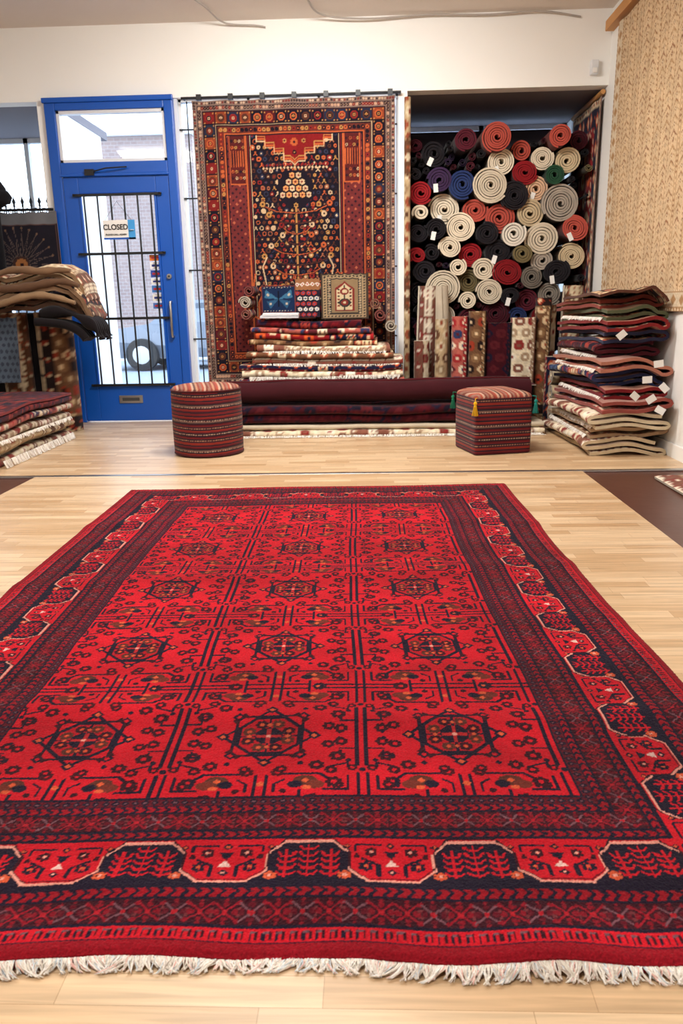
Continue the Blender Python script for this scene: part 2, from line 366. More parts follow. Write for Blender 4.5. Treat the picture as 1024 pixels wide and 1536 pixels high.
def build_main_rug():
    W,Lg=2.125,3.28; res=.0026
    c=main_rug_canvas(W,Lg,res)
    X=(np.arange(c.nx))/(c.nx-1)*W; Y=(np.arange(c.ny))/(c.ny-1)*Lg; XX,YY=np.meshgrid(X,Y)
    Z=.012+.0*XX
    Z+=.006*np.exp(-(YY/.10)**2)*(1+np.sin(XX*9.0+.6)+.5*np.sin(XX*21))
    Z+=.018*np.exp(-((XX-1.95)/.20)**2)*np.exp(-(YY/.12)**2)
    Z+=.009*np.exp(-((YY-.75-.05*np.sin(XX*3))/.06)**2)+.007*np.exp(-((YY-1.7-.08*XX)/.06)**2)+.006*np.exp(-((YY-.16-.03*np.sin(XX*4))/.04)**2)
    Z+=.006*np.exp(-((YY-2.5-.05*np.sin(XX*5))/.06)**2)+.004*np.exp(-((YY-1.25+.10*np.sin(XX*2))/.07)**2)
    Z+=.002*np.sin(XX*5+YY*3)+.0024*(rng.random(XX.shape)-.5)+.002
    e=np.minimum(np.minimum(XX,W-XX),np.minimum(YY,Lg-YY)); Z-=.006*np.exp(-(e/.006)**2)
    px=XX+.006*np.sin(YY*2.6)+.003*np.sin(YY*8)*(XX/W); py=YY+(.008*np.sin(XX*6.5+1)+.004*np.sin(XX*17))*np.exp(-YY/.3)+.012*np.sin(XX*2.2)*np.exp(-YY/.4)
    Pm=np.stack([px,py,Z],-1)
    mb=MB(); mb.grid(Pm,FABR,c.a)
    for edge,cc in ((Pm[0],L(140,8,26)),(Pm[-1],L(110,8,24)),(Pm[:,0],L(110,6,22)),(Pm[:,-1],L(110,6,22))):
        lo=edge.copy(); lo[:,2]=.0005; mb.grid(np.stack([edge,lo]),FABR,cc)
    ft=[tuple(p+np.array([0,.002,-.004])) for p in Pm[0][::12]]
    cols=FRC+FRC+[L(235,190,180),L(206,216,222),L(240,232,222)]
    fringe(mb,ft,(0,-1,-.12),.023,.0045,8,cols,r=.0010,up=.006,zmin=.0005,leanr=1.3)
    bk=[tuple(p+np.array([0,-.002,-.006])) for p in Pm[-1][::20]]
    fringe(mb,bk,(0,1,0),.022,.012,4,FRC+[L(230,150,140)],r=.0014,zmin=.0005)
    o=mb.make('red_patterned_area_rug'); o.location=(-1.28,.932,.0105); o.rotation_euler=(0,0,math.radians(1.5)); return o
build_main_rug()

# ---- small generic rug designs
PALS={'red':[(132,22,28),(26,24,48),(222,196,160),(200,84,40),(158,30,34)],
 'cream':[(224,208,178),(128,80,64),(238,226,204),(138,48,44),(168,140,112)],
 'navy':[(26,32,70),(140,32,38),(216,196,160),(186,92,46),(60,84,120)],
 'brown':[(110,76,52),(40,26,24),(216,188,148),(156,58,38),(136,102,70)],
 'rose':[(176,92,80),(88,30,38),(230,210,182),(46,56,92),(160,44,46)],
 'maroon':[(78,12,22),(22,14,34),(150,54,44),(112,20,30),(36,28,52)],
 'wine':[(62,12,22),(20,14,30),(84,26,32),(78,16,26),(26,20,40)],
 'green':[(60,78,52),(132,32,34),(212,196,158),(160,92,46),(46,50,38)],
 'beige':[(204,176,136),(108,72,50),(228,210,176),(160,84,58),(168,138,104)],
 'dark':[(30,24,28),(134,104,70),(198,172,134),(120,34,34),(60,46,44)]}
def design(pal,seed,w=.8,h=1.1,res=.0125):
    R=random.Random(seed); P=[L(*p) for p in PALS[pal]]; c=Canvas(w,h,res,P[0])
    st=.10
    y=st/2; r=0
    while y<h:
        x=st/2+(st/2 if r%2 else 0); 
        while x<w:
            k=R.choice([0,1,2]); a,b=R.choice([(P[1],P[2]),(P[3],P[1]),(P[2],P[3]),(P[4],P[2])])
            if k==0: c.flower(x,y,.040,a,b)
            elif k==1: c.diamond(x,y,.044,a); c.diamond(x,y,.022,b)
            else: c.octa(x,y,.035,a); c.disc(x,y,.017,b)
            x+=st
        y+=st; r+=1
    def band(d,t,bg,a,b):
        for (x0,y0,x1,y1,hz) in ((d,d,w-d,d+t,1),(d,h-d-t,w-d,h-d,1),(d,d,d+t,h-d,0),(w-d-t,d,w-d,h-d,0)):
            c.rect(x0,y0,x1,y1,bg); n=max(1,int(((x1-x0) if hz else (y1-y0))/(t*1.3)))
            for i in range(n):
                u=(i+.5)/n; q=(x0+(x1-x0)*u,(y0+y1)/2) if hz else ((x0+x1)/2,y0+(y1-y0)*u)
                c.diamond(q[0],q[1],t*.42,a); c.disc(q[0],q[1],t*.18,b)
    band(0,.035,P[2],P[1],P[3]); band(.035,.09,P[1],P[3],P[2]); band(.125,.03,P[4],P[2],P[1])
    c.noise(.15); return c
_dc={}
def D(pal,seed=0):
    if (pal,seed) not in _dc: _dc[(pal,seed)]=design(pal,seed*13+len(pal))
    return _dc[(pal,seed)]
# ---- thick fabric sheet: profile (a,b) extruded along E
def resample(p,res):
    p=np.asarray(p,float); s=np.concatenate([[0],np.cumsum(np.hypot(*np.diff(p,axis=0).T))]); n=max(3,int(s[-1]/res)+1); t=np.linspace(0,s[-1],n)
    return np.stack([np.interp(t,s,p[:,0]),np.interp(t,s,p[:,1])],-1),t
def sheet(mb,prof,O,A,B,E,length,des,thick=.012,res=.02,edge=None,back=None,wob=0.0,off=(0,0),mres=None,resmp=True,seed=0,skew=0,coh=False,sag=0):
    O,A,B,E=[np.array(v,float) for v in (O,A,B,E)]
    p,s=resample(prof,res) if resmp else (np.asarray(prof,float),None)
    if s is None: s=np.concatenate([[0],np.cumsum(np.hypot(*np.diff(p,axis=0).T))])
    t=np.gradient(p,axis=0); t/=np.linalg.norm(t,axis=1,keepdims=True)+1e-9; nrm=np.stack([-t[:,1],t[:,0]],-1)
    m=max(2,int(length/(mres or res))+1); e=np.linspace(0,length,m)
    up=p+nrm*thick/2; lo=p-nrm*thick/2
    def place(q,s):
        a=q[:,0][:,None]+0*e; b=q[:,1][:,None]+0*e; ee=e[None,:]+0*a
        if wob:
            r=random.Random(seed); f1,f2,p1,p2,p3=r.uniform(3,6),r.uniform(7,13),r.uniform(0,6),r.uniform(0,6),r.uniform(0,6)
            if coh:
                dz=wob*(np.sin(ee*4.3+a*5)+.5*np.sin(ee*9+a*3)); b=b+dz; a=a+.006*np.sin(ee*f1+p3); ee=ee+.008*np.sin(s[:,None]*5+p2)
            else:
                dz=wob*(np.sin(ee*f1+p1)*.6+np.sin(ee*f2+p2+s[:,None]*2)*.4); b=b+dz; a=a+wob*.8*np.sin(ee*f1*.8+p3)
                ee=ee+wob*.7*np.sin(s[:,None]*7+p2)
        if sag: b=b-sag*np.clip(1-ee/.12,0,1)**2
        a=a+skew*ee
        return O+a[...,None]*A+b[...,None]*B+ee[...,None]*E
    U=place(up,s); Lw=place(lo,s)
    if isinstance(des,Canvas): cu=des.sample(s[:,None]+off[0]+0*e,e[None,:]+off[1]+0*s[:,None])
    else: cu=np.tile(np.asarray(des,float),(len(s),m,1))
    cb=cu*.75 if back is None else np.tile(np.asarray(back,float),(len(s),m,1))
    mb.grid(U,FAB,cu); mb.grid(Lw,FAB,cb)
    ec=edge if edge is not None else np.array([.35,.3,.24])
    mb.grid(np.stack([U[:,0],Lw[:,0]]),FAB,ec,smooth=False); mb.grid(np.stack([U[:,-1],Lw[:,-1]]),FAB,ec,smooth=False)
    mb.grid(np.stack([U[0],Lw[0]]),FAB,ec,smooth=False); mb.grid(np.stack([U[-1],Lw[-1]]),FAB,ec,smooth=False)
    return U
def spiral(r,turns,rin=.018,el=1.0,ph=0,n=20):
    N=int(turns*n); th=np.linspace(0,2*math.pi*turns,N); rr=rin+(r-rin)*th/th[-1]
    rr=rr*(1+.022*np.sin(th*1.3+ph))
    return np.stack([rr*np.cos(th+ph),rr*np.sin(th+ph)*el],-1)
def roll(mb,O,A,B,E,length,r,des,turns=None,edge=None,back=None,pitch=.02,el=1,ph=0,mres=.03,n=22,off=(0,0),wob=0,seed=0):
    turns=turns or max(2,(r-.015)/pitch); 
    return sheet(mb,spiral(r,turns,min(.02,r*.25),el,ph,n),O,A,B,E,length,des,thick=(r-.018)/turns*.74,edge=edge,back=back,resmp=False,mres=mres,off=off,wob=wob,seed=seed)
def sfold(w,h,layers,wave=0,seed=0,loop=.7,droop=0):
    R=random.Random(seed); pts=[]; ph=R.uniform(0,6)
    for k in range(layers):
        z=k*h; xs=np.linspace(.0,w,11) if k%2==0 else np.linspace(w,0,11)
        jl=R.uniform(-.03,.03)
        for x in xs: pts.append((x+jl*(x/w),z+wave*math.sin(x/w*6+ph)*(x/w)-droop*max(0,x/w-.75)**2*8))
        if k<layers-1:
            cx=pts[-1][0]; z0=pts[-1][1]; sg=1 if k%2==0 else -1; lp=loop*R.uniform(.8,1.4)
            for q in range(1,6):
                a=-math.pi/2+math.pi*q/6; pts.append((cx+sg*h*lp*math.cos(a),z0+h/2+h/2*math.sin(a)))
    return pts

# ------------------------------------------------------------------ room shell
XL,XR,YF,YB,ZC,ZH=-4.4,2.0,-3.0,7.1,3.3,2.74
def simple(name,*boxes,bevel=0):
    mb=MB()
    for b in boxes: mb.box(*b)
    return mb.make(name,bevel=bevel)
simple('floor',(XL,XR+.0,YF,8.7,-.12,0,DARKFLOOR))
simple('floor_laminate',(-2.1,1.3,YF,4.64,0,.009,LAM),(XL,XR,4.68,YB+.1,0,.009,LAM))
simple('trim_1',(XL,XR,4.64,4.68,0,.012,STEEL),bevel=.003)
simple('ceiling',(XL-.1,XR+.15,YF,YB+.14,ZC,ZC+.1,CEIL))
simple('wall_back',(XL,XR,YB,YB+.14,ZH,ZC,WALL),(XL,-2.72,YB+.14,8.7,ZH,ZH+.08,SOFF),(.27,XR,YB+.14,8.7,ZH,ZH+.08,SOFF),(-1.63,-1.60,YB+.02,YB+.14,0,ZH,WHITEP),(.27,.345,YB,8.5,0,ZH,WALL),(-2.80,-2.725,YB,8.5,0,ZH,WALL))
simple('wall_right',(XR,XR+.12,YF,8.7,-.1,ZC,WALL))
simple('wall_left',(XL-.12,XL,YF,8.7,-.1,ZC,WALL))
simple('wall_front',(XL,XR,YF-.12,YF,-.1,ZC,WALL))
simple('baseboard_right',(XR-.015,XR,YF,YB,.0,.10,WALL),bevel=.004)
def window(name,x0,x1,y,z0,z1,mulls=(),frame=WHITEP,w=.045):
    mb=MB()
    mb.box(x0,x0+w,y-.03,y+.03,z0,z1,frame); mb.box(x1-w,x1,y-.03,y+.03,z0,z1,frame)
    mb.box(x0,x1,y-.03,y+.03,z1-w,z1,frame); mb.box(x0,x1,y-.035,y+.035,z0,z0+w,frame)
    for q in mulls: mb.box(q-w/2,q+w/2,y-.03,y+.03,z0,z1,frame)
    mb.box(x0+w,x1-w,y-.004,y+.004,z0+w,z1-w,GLASS)
    return mb.make(name)
window('window_1',-1.60,.27,YB+.09,.3,ZH,(-1.0,-.4),w=.022)
window('window_2',.345,XR,8.5,.45,ZH,(1.15,))
window('window_3',XL,-2.80,8.5,.45,ZH,(-3.5,))
simple('wall_knee',(-1.60,.27,YB+.02,YB+.14,0,.3,WALL),(.345,XR,8.44,8.56,0,.45,WALL),(XL,-2.80,8.44,8.56,0,.45,WALL))
# horizontal black security bars across the shopfront glass beside the door
mb=MB()
for z in (.75,1.35,1.95,2.5): mb.tube([(-1.60,YB+.045,z),(.26,YB+.045,z)],.007,BLACK)
for x in (-1.525,): mb.tube([(x,YB+.045,.32),(x,YB+.045,2.72)],.006,BLACK)
mb.make('window_security_bars')

# ------------------------------------------------------------------ blue door
def build_door():
    root=empty('door_1'); y0,y1=YB-.045,YB+.06
    x0,x1=-2.725,-1.63
    mb=MB()
    mb.box(x0,x0+.09,y0,y1,.009,2.745,BLUE); mb.box(x1-.075,x1,y0,y1,.009,2.745,BLUE)
    mb.box(x0+.09,x1-.075,y0,y1,2.66,2.745,BLUE); mb.box(x0+.09,x1-.075,y0,y1,2.15,2.25,BLUE)
    mb.box(x0-.01,x1+.01,y0-.02,y0+.01,2.715,2.755,BLUE); mb.box(x0+.08,x1-.07,y0-.012,y0+.01,2.135,2.16,BLUE)
    mb.make('frame',root,.006)
    mb=MB(); a,b,c,d=x0+.09,x1-.075,2.25,2.66
    for bx in ((a,a+.028,c,d),(b-.028,b,c,d),(a,b,d-.026,d),(a,b,c,c+.026)): mb.box(bx[0],bx[1],y0+.02,y1-.02,bx[2],bx[3],WHITEP)
    mb.box(a+.028,b-.028,y0+.05,y0+.056,c+.02,d-.02,GLASS); mb.make('transom_window',root,.003)
    mb=MB(); a,b=x0+.095,x1-.08; ly0,ly1=YB-.03,YB+.015
    mb.box(a,a+.13,ly0,ly1,.02,2.14,BLUE); mb.box(b-.115,b,ly0,ly1,.02,2.14,BLUE)
    mb.box(a+.13,b-.115,ly0,ly1,2.0,2.14,BLUE); mb.box(a+.13,b-.115,ly0,ly1,.02,.335,BLUE)
    ga,gb=a+.13,b-.115
    for bx in ((ga,ga+.02,.335,2.0),(gb-.02,gb,.335,2.0),(ga,gb,1.98,2.0),(ga,gb,.335,.36)): mb.box(bx[0],bx[1],ly0-.012,ly0+.01,bx[2],bx[3],BLUE)
    mb.make('leaf',root,.005)
    mb=MB(); mb.box(ga,gb,ly0+.02,ly0+.026,.335,2.0,GLASS); mb.make('glass',root)
    mb=MB(); yb=ly0-.02
    for z in (.352,.945,1.50,1.985): mb.box(ga-.05,gb+.05,yb-.006,yb+.006,z-.011,z+.011,BLACK)
    n=6
    for i in range(n):
        x=ga+.045+(gb-ga-.09)*i/(n-1); mb.tube([(x,yb+.002,.345),(x,yb+.002,1.99)],.0085,BLACK)
    for x in (ga-.04,gb+.04):
        for z in (.352,.945,1.5,1.985): mb.lathe([(0,-.0),(.012,0),(.012,.01),(0,.012)],(x,yb-.004,z),BLACK,n=10)
    mb.make('security_bars',root)
    mb=MB(); hx=b-.05
    mb.tube([(hx,ly0,1.08),(hx,ly0-.045,1.08),(hx,ly0-.05,1.06),(hx,ly0-.05,.80),(hx,ly0-.045,.78),(hx,ly0,.78)],.012,STEEL)
    mb.tube([(hx,ly0+.0,1.30),(hx,ly0-.02,1.30)],.022,STEEL,n=20)
    mb.tube([(hx,ly0+.0,1.30),(hx,ly0-.028,1.30)],.008,BLACK,n=10)
    mb.box(-2.31,-2.09,ly0-.010,ly0,.185,.255,STEEL); mb.box(-2.28,-2.12,ly0-.014,ly0-.009,.205,.235,plain('slot_shadow',L(90,92,95),.4,.8))
    mb.make('handle_lock_mail_slot',root,.002)
    mb=MB(); mb.tube([(-2.35,y0-.02,2.17),(-2.22,y0-.06,2.19),(-2.05,y0-.03,2.2)],.006,BLACK); mb.box(-2.42,-2.34,y0-.03,y0,2.14,2.19,BLACK); mb.make('closer_arm',root)
    st=MB(); yz=YB-.040
    for i,(z,h,c) in enumerate(((1.46,.05,L(225,120,40)),(1.395,.06,L(235,235,240)),(1.325,.06,L(40,70,160)),(1.26,.05,L(235,235,235)),(1.195,.06,L(60,120,190)),(1.12,.06,L(230,230,225)),(1.05,.05,L(70,110,180)))):
        m=plain('sticker_%d'%i,c,.5); st.box(-1.93,-1.835,yz+.022,yz+.026,z-h/2,z+h/2,m)
        st.box(-1.915,-1.85,yz+.020,yz+.023,z-h*.15,z+h*.15,plain('sticker_mark_%d'%i,L(180,40,50) if i%2==0 else L(30,50,130),.5))
    st.make('payment_stickers',root)
build_door()
def text(body,name,size,loc,mat,parent,rot=(math.pi/2,0,0),sx=1):
    cu=bpy.data.curves.new(name,'FONT'); cu.body=body; cu.size=size; cu.extrude=.0008; cu.align_x='CENTER'; cu.align_y='CENTER'; cu.offset=size*.02
    o=bpy.data.objects.new(name,cu); scene.collection.objects.link(o); o.location=loc; o.rotation_euler=rot; o.scale=(sx,1,1)
    cu.materials.append(mat); o.parent=parent; return o
sg=empty('closed_sign'); mb=MB(); ys=YB-.075
mb.box(-2.30,-2.02,ys-.003,ys,1.615,1.775,PAPER); mb.box(-2.30,-2.02,ys-.005,ys-.001,1.615,1.63,BLUE); mb.box(-2.08,-2.02,ys-.005,ys-.001,1.615,1.775,plain('sign_blue',L(60,150,215),.5))
mb.lathe([(0,0),(.02,0),(.02,.003),(0,.003)],(-2.05,ys-.006,1.69),PAPER,n=16)
mb.tube([(-2.28,ys,1.775),(-2.17,ys+.02,1.93),(-2.05,ys,1.775)],.002,BLACK,n=5)
mb.make('board',sg); text('CLOSED','lettering',.062,(-2.19,ys-.006,1.715),BLACK,sg,sx=.95); text('PLEASE CALL AGAIN','small_lettering',.02,(-2.19,ys-.006,1.655),BLACK,sg)

# ------------------------------------------------------------------ hanging rug
def hanging_canvas():
    W,H=1.70,2.34; c=Canvas(W,H,.0052,L(34,24,34))
    O=L(176,86,48); Rr=L(124,34,32); N=L(26,20,30); Cm=L(196,166,130); Y=L(170,122,68); Br=L(80,44,34); Bl=L(46,50,72)
    R=random.Random(3); mid=W/2
    c.rect(.20,.1,W-.20,H-.1,L(104,42,42))
    for x in np.arange(.21,W-.21,.030):
        for y in np.arange(.1,H-.1,.030):
            k=(int(round(x/.030))+int(round(y/.030)))%2
            if k: c.diamond(x+.01,y+.01,.012,L(46,24,34) if R.random()<.75 else L(170,90,66))
    fx0,fx1,fy0,fy1=.44,W-.44,.28,H-.14
    c.rect(fx0,fy0,fx1,fy1,N)
    for q,t,col in ((0,.012,O),(.02,.010,Rr),(.036,.006,Cm)): c.pl([(fx0+q,fy0),(fx0+q,fy1-.35),(fx0+q,fy1)],t,col); c.pl([(fx1-q,fy0),(fx1-q,fy1)],t,col)
    row=0
    for y in np.arange(fy0+.03,fy1-.05,.046):
        for x in np.arange(fx0+.055+(row%2)*.022,fx1-.05,.050):
            k=R.random(); a=R.choice([O,Y,Cm,Rr,Br,O,Br,Bl,L(150,90,64)]); r=R.uniform(.012,.021)
            if k<.30: c.octa(x,y,r,a); c.disc(x,y,r*.45,R.choice([N,N,Cm,Rr]))
            elif k<.6: c.flower(x,y,r,a,R.choice([Br,Cm,Rr]),6)
            elif k<.85: c.pl([(x-r,y-r),(x,y),(x+r,y-r)],.006,a); c.disc(x,y+r*.5,.008,a)
            else: c.ring(x,y,r,.006,a)
        row+=1
    c.line(mid,.42,mid,1.42,.03,N); c.line(mid,.42,mid,1.95,.012,Y)
    for i,y in enumerate(np.arange(.5,1.45,.085)):
        w=.20+.09*math.sin(i*1.3)
        for q in (-1,1):
            c.pl([(mid,y),(mid+q*w*.6,y+.02),(mid+q*w,y+.07)],.016,N); c.pl([(mid,y),(mid+q*w*.6,y+.02),(mid+q*w,y+.07)],.007,O if i%2 else Br)
            c.octa(mid+q*w,y+.08,.030,N); c.flower(mid+q*w,y+.08,.026,R.choice([O,Y,Cm,Rr]),N,8); c.disc(mid+q*w*.5,y+.045,.013,Rr); c.disc(mid+q*w*.3,y-.015,.009,Cm)
            c.disc(mid+q*w*.75,y+.015,.010,Y)
    c.octa(mid,1.63,.15,N)
    for k in range(4):
        n=k+1
        for i in range(n+1):
            xx=mid+(i-n/2)*.056; yy=1.74-k*.052; c.flower(xx,yy,.026,Cm if (i+k)%2 else L(204,140,86),Rr,6)
    c.flower(mid,1.50,.022,Y,N,6)
    for z in (1.80,1.825): 
        for q in np.arange(-.27,.28,.03): c.diamond(mid+q,z+.0,.012,Cm if z<1.81 else Rr)
    for q in (-1,1):
        sh=[(mid+q*.11,.50),(mid+q*.36,.50),(mid+q*.36,.70),(mid+q*.28,.84),(mid+q*.16,.84),(mid+q*.11,.76)]
        c.poly(sh,L(44,22,26)); c.pl(sh,.014,O,True); c.pl([(x-q*.016 if abs(x-mid)>.2 else x+q*.016,y) for x,y in sh],.006,Rr,True)
        for yy in (.55,.63,.71,.78):
            for xx in ((.17,.24,.31) if yy<.75 else (.19,.25)): c.flower(mid+q*xx,yy,.024,R.choice([Y,O,Cm,Rr]),N,7)
        c.pl([(mid+q*.36,.56),(mid+q*.44,.60),(mid+q*.46,.74),(mid+q*.40,.84),(mid+q*.38,.94)],.014,O); c.pl([(mid+q*.28,.84),(mid+q*.31,1.0),(mid+q*.27,1.08)],.012,Cm)
    c.rect(fx0,fy0,fx1,.44,Br)
    for y in (.31,.35,.40):
        for x in np.arange(fx0+.02,fx1,.045): c.octa(x,y,.017,R.choice([O,Y,N,Rr])); c.disc(x,y,.007,N)
    top=fy1
    steps=[.40,.37,.37,.32,.32,.25,.25,.17,.17,.09,.09,.035]; ys_=[0,.02,.05,.05,.10,.10,.15,.15,.20,.20,.26,.26]
    right=[(mid+steps[i],top-.07-ys_[i]) for i in range(12)]; right.append((mid,top-.36))
    left=[(2*mid-x,y) for x,y in right[::-1]]
    c.poly([(fx0,top),(fx1,top)]+right+left,L(122,26,28)); c.pl(right+left,.014,O); c.pl([(x,y+.022) for x,y in right+left],.007,Y); c.pl([(x,y-.018) for x,y in right+left],.007,Cm)
    for x in np.arange(mid-.24,mid+.25,.06): c.flower(x,top-.05,.022,R.choice([N,O,Y]),Rr,6)
    for x in np.arange(mid-.15,mid+.16,.075): c.flower(x,top-.12,.024,N,O,6)
    c.flower(mid,top-.2,.034,O,N); c.flower(mid-.08,top-.19,.02,Y,N,6); c.flower(mid+.08,top-.19,.02,Y,N,6); c.flower(mid,top-.28,.02,N,Y,6)
    for q in (-1,1):
        a,b=(.30,.43) if q<0 else (W-.43,W-.30)
        c.rect(a,H-.66,b,H-.14,L(84,30,30))
        for x in np.arange(a+.01,b,.020): c.line(x,H-.52,x,H-.40,.007,O); c.line(x+.01,H-.50,x+.01,H-.42,.004,N)
        for yy in (H-.17,H-.22,H-.27,H-.32,H-.37,H-.56,H-.61):
            for x in np.arange(a+.02,b,.032): c.flower(x,yy,.014,R.choice([Y,O,N,Rr,Cm]),N,5)
        c.pl([(a,H-.66),(a,H-.14),(b,H-.14),(b,H-.66)],.008,O,True)
    def frame(d,t,bg):
        c.rect(d,d,W-d,d+t,bg); c.rect(d,H-d-t,W-d,H-d,bg); c.rect(d,d,d+t,H-d,bg); c.rect(W-d-t,d,W-d,H-d,bg)
    def around(d,step):
        out=[]
        nx=int(round((W-2*d)/step)); ny=int(round((H-2*d)/step))
        for i in range(nx+1): out+= [(d+(W-2*d)*i/nx,d,0),(d+(W-2*d)*i/nx,H-d,0)]
        for j in range(1,ny): out+=[(d,d+(H-2*d)*j/ny,1),(W-d,d+(H-2*d)*j/ny,1)]
        return out
    frame(0,.085,L(124,102,92))
    for x,y,v in around(.020,.022): c.diamond(x,y,.011,R.choice([L(56,40,40),L(190,160,134),L(116,44,40)]))
    for x,y,v in around(.060,.026): c.octa(x,y,.011,R.choice([L(56,34,36),L(180,140,116),L(120,40,36),L(56,34,36)])); c.disc(x,y,.004,Cm)
    frame(.040,.006,N); frame(.082,.008,N)
    frame(.090,.10,L(56,24,30))
    for i,(x,y,v) in enumerate(around(.140,.10)):
        bg=R.choice([L(116,30,30),L(24,20,32),L(134,62,38),L(34,40,60),L(84,24,30),L(24,20,32),L(24,20,32)]); h=.046
        c.rect(x-h,y-h,x+h,y+h,bg); a=R.choice([O,Rr,Br,Br]); c.octa(x,y,.030,a); c.octa(x,y,.020,R.choice([N,Rr,Br])); c.flower(x,y,.013,R.choice([Cm,Y]),Rr,6)
        for sx,sy in ((1,1),(1,-1),(-1,1),(-1,-1)): c.disc(x+sx*.038,y+sy*.038,.006,Y)
        c.line(x-h,y-h,x+h,y-h,.008,N)
    frame(.190,.010,Cm*.7); frame(.200,.010,N); frame(.210,.05,L(96,44,36))
    for x,y,v in around(.235,.036): c.octa(x,y,.015,R.choice([O,N,Rr,Y,N])); c.disc(x,y,.006,R.choice([N,O]))
    frame(.260,.008,O); frame(.268,.014,N)
    c.noise(.15)
    return c
hc=hanging_canvas()
def hang(name,c,x0,y,z1,W,H,ax=(1,0,0),nrm=(0,-1,0),amp=.012,thick=.012,n=1.0,mat=None,back=(.2,.12,.1),seed=0,lean=0.0):
    mb=MB(); ax=np.array(ax,float); nr=np.array(nrm,float)
    U=np.arange(c.nx)/(c.nx-1)*W; V=np.arange(c.ny)/(c.ny-1)*H; UU,VV=np.meshgrid(U,V)
    dp=amp*np.sin(UU*9+seed)*(1-.5*VV/H)+amp*.6*np.sin(UU*23+VV*1.5+seed)+lean*(H-VV)
    zt=-.010*np.abs(np.sin(UU*math.pi*6/W))*np.exp(-(H-VV)/.12)
    base=np.array([x0,y,z1-H])
    P=base+UU[...,None]*ax+dp[...,None]*nr; P[...,2]+=VV+zt
    Q=P-nr*thick
    mb.grid(P,mat or FAB,c.a); mb.grid(Q,FAB,np.array(back))
    for a,b in ((P[0],Q[0]),(P[-1],Q[-1]),(P[:,0],Q[:,0]),(P[:,-1],Q[:,-1])): mb.grid(np.stack([a,b]),FAB,np.array(back))
    return mb,P
mb,P=hang('h',hc,-1.46,YB-.06,2.70,1.70,2.34)
fringe(mb,[tuple(p) for p in P[0][::8]],(0,-.02,-1),.06,.014,4,FRC,r=.002,up=.002)
mb.make('hanging_tribal_rug')
mb=MB(); mb.tube([(-1.55,YB-.05,2.722),(.29,YB-.05,2.722)],.010,BLACK,n=12)
for x in np.linspace(-1.4,.2,7):
    mb.box(x-.02,x+.02,YB-.068,YB-.03,2.702,2.745,BLACK)
for x in (-1.53,.28): mb.tube([(x,YB-.05,2.722),(x,YB,2.722)],.01,BLACK)
mb.make('hanging_rail_with_clips')

# ------------------------------------------------------------------ wall rug right
def beige_canvas():
    W,H=3.0,2.16; c=Canvas(W,H,.008,L(212,184,146)); R=random.Random(9)
    A=L(172,132,90); Bc=L(150,108,74); Cc=L(230,210,178); Dk=L(140,88,60)
    for x in np.arange(0,W,.17):
        c.rect(x,0,x+.006,H,A); c.rect(x+.03,0,x+.036,H,A)
        for y in np.arange(0,H,.033): c.diamond(x+.018,y,.010,Bc)
        for i,y in enumerate(np.arange(.0,H,.09)):
            m=x+.103
            c.pl([(m-.055,y),(m,y+.045),(m+.055,y)],.007,A if i%2 else Bc); c.pl([(m-.03,y+.01),(m,y+.035),(m+.03,y+.01)],.006,Dk if i%3==0 else A)
            c.diamond(m,y+.075,.018,Bc); c.diamond(m,y+.075,.008,Cc); c.line(m-.05,y+.06,m-.03,y+.075,.006,A); c.line(m+.05,y+.06,m+.03,y+.075,.006,A)
    for d,t,b,a in ((0,.03,A,Cc),(.03,.09,Cc*.85,A),(.12,.02,A,Cc)):
        c.rect(W-d-t,0,W-d,H,b); c.rect(0,d,W,d+t,b)
        for y in np.arange(0,H,t*1.2): c.diamond(W-d-t/2,y,t*.4,a)
        for x in np.arange(0,W,t*1.2): c.diamond(x,d+t/2,t*.4,a)
    c.noise(.12); return c
mb,P=hang('w',beige_canvas(),XR-.03,3.8,3.10,3.0,2.16,ax=(0,1,0),nrm=(-1,0,0),amp=.006,back=(.35,.28,.2))
mb.make('beige_wall_rug')
mb=MB(); mb.box(XR-.07,XR-.0,3.7,7.04,3.115,3.19,WOOD); mb.make('wooden_hanging_batten',bevel=.004)
mb=MB(); mb.box(1.84,1.90,YB-.05,YB,2.81,2.92,WHITEP); mb.box(1.85,1.89,YB-.062,YB-.05,2.82,2.86,PAPER); mb.make('alarm_sensor',bevel=.012)
mb,P=hang('w',D('red',4),XR-.036,7.16,2.67,.9,1.9,ax=(0,1,0),nrm=(-1,0,0),amp=.009,thick=.010); mb.make('red_alcove_rug')
mb=MB(); mb.tube([(XR-.03,7.13,2.70),(XR-.03,8.1,2.70)],.02,WOOD,n=12); mb.make('wooden_hanging_pole')

